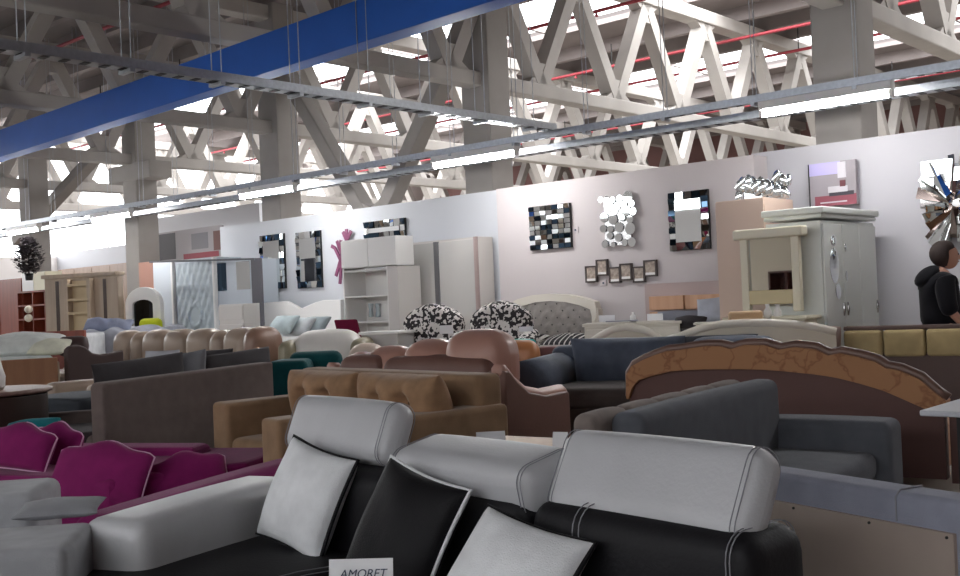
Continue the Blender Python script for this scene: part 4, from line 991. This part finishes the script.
# nightstand in front
t = thing('grey_nightstand', 'white and grey low cabinet between the maroon chair and the cowhide chairs', 'cabinet', G0(385, 11.9), R(-25)); hz = P(385, 331, 11.9).z
obj('body', G().box(-.2, .26, -.2, .2, .05, hz - .03), mat('pale_grey_cab', '#b9b6b4'), t, bevel=.005); obj('top', G().box(-.23, .28, -.22, .22, hz - .03, hz), M_white, t, bevel=.005)
# ---- white bed with pillows
v = 9.9
t, w = wallthing('white_bed', 'white bed with shaped double headboard and turquoise pillows', 'bed', 263, 344, v, pyref=310)
zz = lambda px, py: zv(px, py, v)
pts = [(263, 303), (288, 301), (296, 305), (302, 309), (318, 302), (326, 300), (343, 299.5)]
T = [((uz(263, 280, v)[0] - uz(px, 280, v)[0]), zz(px, py)) for px, py in pts]
obj('headboard', G().band(T, [(x, .1) for x, z in T], -.04, .03), M_white, t, bevel=.01)
obj('mattress', G().box(.0, w, -1.9, -.05, .2, .62, r=.07), M_whitefab, t)
for lab, px, py, m in (('turquoise-white pillow on the white bed, left', 283, 325, '#cfdee1'), ('white pillow in the middle of the white bed', 299, 327, '#dde3e6'), ('grey-teal pillow on the white bed, right', 314, 326, '#a8b4b9')):
    cushion_at('pillow', lab, P(px, py, 14.0), .5, .3, .16, -42, 40, 0, fabric('pillow_' + m[1:], m), group='pillows of the white bed')
# ---- branch coat rack
t, w = wallthing('branch_decoration', 'purple branch-shaped decoration on the white wall', 'decoration', 335, 352, VW + .08, pyref=250)
def wp(px, py): u, z = uz(px, py, VW + .08); return (uz(335, 250, VW + .08)[0] - u, -.02, z)
M_plum = mat('plum_paint', '#7c3f60', rough=.5)
for a, b in (((341, 284), (342.5, 262)), ((342.5, 262), (336, 248)), ((336, 248), (332.5, 246)), ((337, 276), (343, 255)), ((343, 255), (338, 241)), ((343, 255), (346, 243)), ((341, 250), (342, 240)), ((348, 241), (344, 232)), ((348, 241), (347.5, 229)), ((348, 241), (352, 231)), ((343, 262), (347, 252))):
    obj('branch', G().bar(wp(*a), wp(*b), .05, .02, up=(0, 1, 0)), M_plum, t)
# ---- grey post + quilted wardrobe group
t, w = wallthing('grey_post', 'dark grey square post between the two tall mirrors', 'post', 252, 263, 9.6, pyref=300)
obj('post', G().box(0, w * .9, 0, .04, 0, zv(257, 258, 9.6)), mat('post_grey', '#57555b'), t, bevel=.01)
v = 9.6; M_ice = mat('ice_grey', '#c5ccd4', rough=.6); M_quilt = mat('quilt_grey', '#b2bcc2', rough=.55)
t, w = wallthing('quilted_wardrobe', 'ice-grey wardrobe with quilted door and round inset', 'wardrobe', 154, 216, v, pyref=295); zt = zv(185, 260, v); xq = uz(154, 280, v)[0] - uz(173, 280, v)[0]; xs2 = uz(154, 280, v)[0] - uz(178, 280, v)[0]
obj('body', G().box(0, w, 0.03, .5, .05, zt), M_ice, t, bevel=.004)
obj('plain_door', G().box(.0, xq, 0, .03, .08, zt - .02), M_ice, t, bevel=.004)
g = G(); nx, nz = 40, 60; X0, X1, Z0, Z1 = xs2, w - .05, .1, zt - .05; vs = []
for i in range(nx + 1):
    for j in range(nz + 1):
        x = X0 + (X1 - X0) * i / nx; z = Z0 + (Z1 - Z0) * j / nz; a = ((x + z * .6) / .17) % 1; b = ((x - z * .6) / .17) % 1
        r = math.hypot(x - (X0 + X1) / 2, z - 1.25)
        y = -.03 * (min(a, 1 - a) * min(b, 1 - b) * 4) ** .4 if r > .19 else (-.045 if r > .16 else -.02)
        vs.append((x, y, z))
g.add(vs, [(i * (nz + 1) + j, (i + 1) * (nz + 1) + j, (i + 1) * (nz + 1) + j + 1, i * (nz + 1) + j + 1) for i in range(nx) for j in range(nz)]); g.smooth = True
obj('quilted_door', g, M_quilt, t, label='quilted padded door with a round inset')
for x in (xq, w - .04): obj('stile', G().box(x, x + .05, -.03, .03, .05, zt), M_white, t)
t, w = wallthing('white_mirror_cabinet', 'white cabinet with two narrow dark mirror doors behind the small chest', 'cabinet', 217, 252, 9.65, pyref=295); zt = zv(235, 260, 9.65)
obj('body', G().box(0, w, 0, .5, .05, zt), M_ice, t, bevel=.004)
zl2 = zv(235, 290, 9.65)
obj('mirror_strip', G().box(.02, w * .3, -.01, 0, zl2, zt - .03), M_mirror2, t); obj('mirror_strip', G().box(w * .6, w * .98, -.01, 0, zl2, zt - .03), M_mirror, t)
t = thing('small_white_chest', 'bright white chest of drawers below the dark mirror strips', 'chest', G0(219, 13.6), R(-30)); hz = P(235, 304, 13.6).z
obj('body', G().box(0, .42, -.0, .3, .0, hz), M_white, t, bevel=.005)
for k in range(4): obj('drawer', G().box(.01, .41, -.02, 0, hz - .2 - k * .24, hz - .02 - k * .24), M_white, t, bevel=.004)
# top rail
a = atV(150, 262, 9.3); b = atV(255, 259, 9.3)
tag(obj('dark_rail', G().bar(a, b, .03, .03), mat('rail_dark', '#55565a')), 'thin dark rail running above the quilted wardrobe', 'rail')
# interior picture board
v = 11.6
t, w = wallthing('picture_board', 'large printed board with red sofa and dark screen above the quilted wardrobe', 'board', 157, 222, v, pyref=243); za, zb = zv(190, 259, v), zv(190, 229, v); H = zb - za
obj('panel', G().box(0, w, 0, .05, za, zb), mat('board_grey', '#9c9799'), t)
obj('print_screen', G().box(.02 * w, .3 * w, -.004, 0, za + .05 * H, zb - .03), mat('screen_dark', '#3a3639'), t); obj('print_sofa', G().box(.42 * w, .95 * w, -.004, 0, za, za + .18 * H), mat('print_sofa_red', '#8c3b46'), t)
obj('print_frame', G().box(.55 * w, .8 * w, -.004, 0, za + .3 * H, zb - .1), mat('print_frame_grey', '#77757a'), t); obj('print_side', G().box(.88 * w, .99 * w, -.004, 0, za + .2 * H, zb - .1), mat('print_brown', '#6a4a45'), t)
# arched mirror with yellow thing
v = 9.0
t, w = wallthing('arched_mirror', 'white arched mirror frame left of the quilted wardrobe', 'mirror', 127, 162, v, pyref=310)
def pa(px, py): return (uz(127, 300, v)[0] - uz(px, 300, v)[0], zv(px, py, v))
cx_, rz0 = w / 2, zv(144, 305, v); ro = w / 2; ri = w / 2 - .22; hh = zv(144, 287, v) - rz0; out = []; inn2 = []
for k in range(17):
    a = math.pi * (1 - k / 16); out.append((cx_ + ro * math.cos(a), rz0 + hh * math.sin(a))); inn2.append((cx_ + ri * math.cos(a), rz0 + (hh - .2) * math.sin(a)))
out = [(0, 0)] + out + [(w, 0)]; inn2 = [(.22, 0)] + inn2 + [(w - .22, 0)]
obj('frame', G().band(out, inn2, -.03, .04), M_white, t, bevel=.006); obj('mirror_glass', G().prism(inn2, .0, .02), mat('smoky_mirror', '#2a2d30', rough=.05, metal=1), t)  # glass tinted dark: the dim reflection is put into its colour
q = P(151, 326, 16.4); o = tag(obj('vest', G().box(-.17, .17, -.1, .1, -.12, .12, r=.08), mat('hi_vis_yellow', '#c8d020', rough=.8)), 'bright yellow vest hanging on a chair before the arched mirror', 'vest'); o.location = q
# ---- light wood wall unit
v = 10.1; W_ash = wood('ash_wood', '#a8937f', '#bba893', scale=.5); W_ash2 = mat('pale_ash', '#cbb693')
wa = G0(45, 17.4); wb = G0(117, 17.0); t, w = line_thing('wall_unit', 'pale wood wall unit with open middle shelves and two dark-striped doors', 'wall unit', wa, wb); zt = P(83, 273, 17.1).z - .06
X = lambda px: sz(wa, wb, px, 295)[0]
obj('body', G().box(0, w, .02, .2, .05, zt), W_ash, t, bevel=.004); obj('top', G().box(-.03, w + .02, -.03, .22, zt, zt + .06), W_ash, t, bevel=.004)
for a, b in ((47, 68), (94, 118)): obj('door', G().box(X(a), X(b), 0, .02, .1, zt - .03), W_ash, t, bevel=.004)
for px in (57.5, 105):
    obj('dark_strip', G().box(X(px - 1.6), X(px + 1.6), -.006, .0, zt - 1.2, zt - .05), mat('dark_glass', '#4b3b35', rough=.2), t)
obj('shelf_back', G().box(X(72), X(92), -.002, .01, .5, zt - .06), W_ash2, t)
for px in (71, 93): obj('shelf_side', G().box(X(px) - .03, X(px) + .03, -.12, .02, .3, zt - .03), W_ash, t)
for py in (285, 299.5, 313): obj('shelf', G().box(X(72), X(92), -.12, 0, sz(wa, wb, 82, py)[1] - .02, sz(wa, wb, 82, py)[1] + .02), W_ash2, t)
# brown panels behind
t, w = wallthing('brown_wardrobe', 'long brown wooden panel furniture behind the pale wall unit', 'wardrobe', 58, 130, 13.2, pyref=270); obj('body', G().box(0, w, 0, .5, 0, zv(95, 266, 13.2)), wood('mid_brown', '#8a6f5c', '#9b806c', scale=.5), t)
for k in range(4): obj('door', G().box(w * k / 4 + .01, w * (k + 1) / 4 - .01, -.02, 0, .1, zv(95, 266, 13.2) - .03), wood('mid_brown', '#8a6f5c', '#9b806c', scale=.5), t)
t, w = wallthing('orange_board', 'orange-brown upright board behind the column above the arched mirror', 'board', 139, 153, 10.5, pyref=275); obj('panel', G().box(0, w, 0, .04, 0, zv(146, 262, 10.5)), mat('salmon_board', '#b58270'), t)
t, w = wallthing('white_board', 'white upright panel left of the quilted wardrobe', 'board', 153.5, 172, 10.5, pyref=275); obj('panel', G().box(0, w, 0, .04, 0, zv(160, 262, 10.5)), M_white, t)
# red-brown cabinets
W_red = wood('red_brown_wood', '#74301f', '#8a3e2a', scale=.5)
t, w = wallthing('red_brown_cabinet', 'tall red-brown wooden cabinet at the left edge', 'cabinet', -20, 23, 10.0, pyref=300); zt = zv(10, 279, 10.0)
obj('body', G().box(0, w, 0, .5, .05, zt), W_red, t, bevel=.005); obj('door', G().box(w * .5, w - .02, -.02, 0, .1, zt - .03), W_red, t, bevel=.004); obj('door', G().box(.02, w * .48, -.02, 0, .1, zt - .03), W_red, t, bevel=.004)
t, w = wallthing('red_brown_shelf_unit', 'lower red-brown shelf unit with round ornaments left of the pale wall unit', 'shelf unit', 17, 45, 9.9, pyref=300); zt = zv(30, 291, 9.9)
obj('back', G().box(0, w, .35, .38, .05, zt), W_red, t)
for x in (0, w * .55, w - .03): obj('side', G().box(x, x + .03, 0, .38, .05, zt), W_red, t)
for k in range(5): obj('shelf', G().box(0, w, 0, .36, zt - .03 - k * .28, zt - k * .28), W_red, t)
for k, py in enumerate((309.5, 318)):
    o = tag(obj('ornament', G().ellipsoid((0, 0, 0), (.07, .07, .07), 14), M_cream2), ('round beige ornament on the red-brown shelf, upper one', 'round beige ornament on the red-brown shelf, lower one')[k], 'ornament', 'ornaments on the red-brown shelves'); o.location = P(28.5, py, 19.0)
t, w = wallthing('white_box_unit', 'white box standing on the red-brown shelf unit', 'box', 22, 33, 9.9, pyref=280); obj('body', G().box(0, w, 0, .35, zt + .005, zv(28, 273, 9.9)), M_white, t)
t, w = wallthing('cream_box_unit', 'cream box standing beside the white box on the red-brown unit', 'box', 33.5, 45, 9.9, pyref=280); obj('body', G().box(0, w, 0, .35, zt + .005, zv(28, 273, 9.9)), mat('cream_box', '#dcd5bc'), t)
# plant
p = P(29, 275, 19.6); t = thing('dark_plant', 'dark leafy plant standing on the red-brown furniture at the left', 'plant', p)
obj('pot', G().lathe([(.06, -.1), (.08, .03)], 14), M_black, t); g = G(); random.seed(4)
for k in range(1100):
    a = random.uniform(0, 6.28); zz_ = random.uniform(.05, .68); r = .26 * math.sin(math.pi * min(1, (zz_ + .1) / .85)) * random.uniform(.3, 1); c = Vector((r * math.cos(a), r * math.sin(a), zz_)); d = Vector((math.cos(a), math.sin(a), random.uniform(-.3, .8))).normalized() * .085; n_ = d.cross(Vector((0, 0, 1))).normalized() * .035
    g.add([c, c + d * .5 + n_, c + d, c + d * .5 - n_], [(0, 1, 2, 3)])
obj('foliage', g, mat('dark_leaf', '#3a3438', rough=.7), t); obj('stem', G().tube([(0, 0, 0), (.01, 0, .5)], .012), M_black, t)
# beds left
t = thing('blue_grey_bed', 'bed with crumpled blue-grey bedding before the pale wall unit', 'bed', G0(80, 15.0), R(-10)); hz = P(100, 331, 15).z
g = G().box(0, .95, 0, 1.5, .35, hz, r=.08, n=14, puff=(0, 0, .03)); random.seed(2)
for v_ in g.v: v_.z += .03 * math.sin(v_.x * 17 + v_.y * 5) * (1 if v_.z > .6 else 0)
obj('bedding', g, fabric('blue_grey_bedding', '#b2b4be'), t); obj('frame', G().box(0, .95, 0, 1.5, .05, .35), M_cream2, t)
for lab, px, py, m in (('crumpled blue-grey pillow on the bed before the pale wall unit, left', 99, 325, '#8f96ad'), ('crumpled blue-grey pillow on the bed before the pale wall unit, right', 118, 326, '#9aa0b5')):
    cushion_at('pillow', lab, P(px, py, 15.3), .42, .24, .18, 0, 45, 4, fabric('pl' + m[1:], m), group='pillows of the blue-grey bed', wob=.3)
t = thing('red_brown_bed', 'low red-brown wooden bed board beside the cream pillow', 'bed', G0(26, 14.2), R(-2)); hz = P(60, 331, 14.2).z
obj('footboard', G().box(0, .78, 0, .08, .2, hz), W_red, t, bevel=.01); obj('mattress', G().box(.02, .76, .08, 1.8, .2, hz - .05, r=.05), M_whitefab, t)
# ================================================================== PERSON
SK = mat('skin', '#b98a76', rough=.6); HAIR = mat('brown_hair', '#2f201c', rough=.7, bump=.5, bscale=120); HOOD = fabric('black_hoodie', '#141318'); PANT = fabric('dark_trousers', '#23242c')
def skin(name, verts, edges, rad, m, par, lvl=2):
    me = bpy.data.meshes.new(name); me.from_pydata(verts, edges, []); me.materials.append(m); o = bpy.data.objects.new(name, me); COL.objects.link(o); o.parent = par
    sk = o.modifiers.new('s', 'SKIN'); sk.use_smooth_shade = True
    for i, r in enumerate(rad): me.skin_vertices[0].data[i].radius = (r, r) if not isinstance(r, tuple) else r
    me.skin_vertices[0].data[0].use_root = True
    ss = o.modifiers.new('ss', 'SUBSURF'); ss.levels = lvl; ss.render_levels = lvl; return o
def figure(root):
    # facing +x; slight stoop, near arm bent forward
    V_ = [(0, 0, .92), (.01, 0, 1.1), (.0, 0, 1.27), (.02, 0, 1.40), (.055, 0, 1.47),
          (.0, -.17, 1.36), (.01, -.23, 1.10), (.17, -.22, .90), (.25, -.21, .85),
          (.0, .17, 1.36), (.05, .23, 1.10), (.24, .21, 1.0), (.31, .2, .98),
          (.0, -.09, .86), (.03, -.1, .47), (-.02, -.1, .07), (.13, -.1, .03),
          (.0, .09, .86), (-.03, .1, .47), (-.09, .1, .07), (.06, .1, .03)]
    E = [(0, 1), (1, 2), (2, 3), (3, 4), (3, 5), (5, 6), (6, 7), (7, 8), (3, 9), (9, 10), (10, 11), (11, 12), (0, 13), (13, 14), (14, 15), (15, 16), (0, 17), (17, 18), (18, 19), (19, 20)]
    Rr = [(.13, .15), (.12, .13), (.13, .14), (.07, .08), .05, .06, .045, .032, .03, .06, .045, .032, .03, .09, .06, .04, .03, .09, .06, .04, .03]
    b = skin('body', V_, E, Rr, SK, root)
    return V_
root = thing('person', 'person with short brown hair in black hooded jacket, side view, right edge', 'person', (0, 0, 0), R(-8))
hp = P(945.5, 257.5, 9.25); root.location = (hp.x - .07, hp.y, 0); k_ = (hp.z + .1) / 1.66; root.scale = (k_, k_, k_)
figure(root)
g = G().ellipsoid((.085, 0, 1.565), (.098, .078, .115), 20)
for v_ in g.v:
    if v_.x > .12: v_.x += .012 * math.exp(-((v_.z - 1.555) / .02) ** 2) * (1 if abs(v_.y) < .02 else 0); 
    if v_.z < 1.52: v_.x += .02 * (1.52 - v_.z) / .1
obj('head', g, SK, root)
obj('nose', G().ellipsoid((.19, 0, 1.555), (.018, .012, .022), 10), SK, root)
obj('ear', G().ellipsoid((.075, -.08, 1.56), (.018, .012, .03), 10), SK, root)
for y in (-.032, .032): obj('eye', G().ellipsoid((.172, y, 1.582), (.009, .012, .008), 8), M_black, root)
obj('mouth', G().ellipsoid((.178, 0, 1.515), (.008, .022, .005), 8), mat('lips', '#8d5850'), root)
g = G().ellipsoid((.055, 0, 1.59), (.125, .1, .125), 22)
for v_ in g.v:
    if v_.x > .13: v_.x = .13 + (v_.x - .13) * .4; 
    if v_.x > .09 and v_.z < 1.615: v_.x -= .06; v_.y *= .85
obj('hair', g, HAIR, root)
skin('jacket', [(0, 0, .88), (.01, 0, 1.08), (-.005, 0, 1.27), (.0, 0, 1.39), (-.005, -.18, 1.365), (.005, -.235, 1.11), (.05, -.235, 1.04), (-.005, .18, 1.365), (.045, .235, 1.11), (.2, .215, 1.02)],
     [(0, 1), (1, 2), (2, 3), (3, 4), (4, 5), (5, 6), (3, 7), (7, 8), (8, 9)], [(.19, .2), (.18, .19), (.19, .19), (.13, .12), .10, .085, .075, .10, .085, .06], HOOD, root)
obj('hood', G().ellipsoid((-.10, 0, 1.39), (.13, .14, .075), 18, M=Matrix.Translation((-.1, 0, 1.4)) @ Matrix.Rotation(R(-38), 4, 'Y') @ Matrix.Translation((.1, 0, -1.4))), HOOD, root)
skin('trousers', [(0, 0, .9), (.0, -.09, .84), (.03, -.1, .47), (-.02, -.1, .08), (.0, .09, .84), (-.03, .1, .47), (-.09, .1, .08)], [(0, 1), (1, 2), (2, 3), (0, 4), (4, 5), (5, 6)], [(.15, .16), .105, .075, .065, .105, .075, .065], PANT, root)
for y, x in ((-.1, 0), (.1, -.07)): obj('shoe', G().box(x - .08, x + .19, y - .045, y + .045, 0, .09, r=.035), M_black, root)
for sx, sy, sz_ in ((.25, -.21, .85), (.31, .2, .98)):
    for q in range(4):
        ln = (.06, .07, .068, .055)[q]; yy = sy + (q - 1.5) * .019
        obj('finger', G().tube([(sx + .03, yy, sz_ - .005), (sx + .03 + ln * .5, yy, sz_ - .022), (sx + .03 + ln * .8, yy, sz_ - .05)], [.0095, .0085, .007], 7), SK, root)
    obj('thumb', G().tube([(sx, sy + .03, sz_ - .01), (sx + .03, sy + .045, sz_ - .03), (sx + .055, sy + .045, sz_ - .045)], [.011, .010, .008], 7), SK, root)
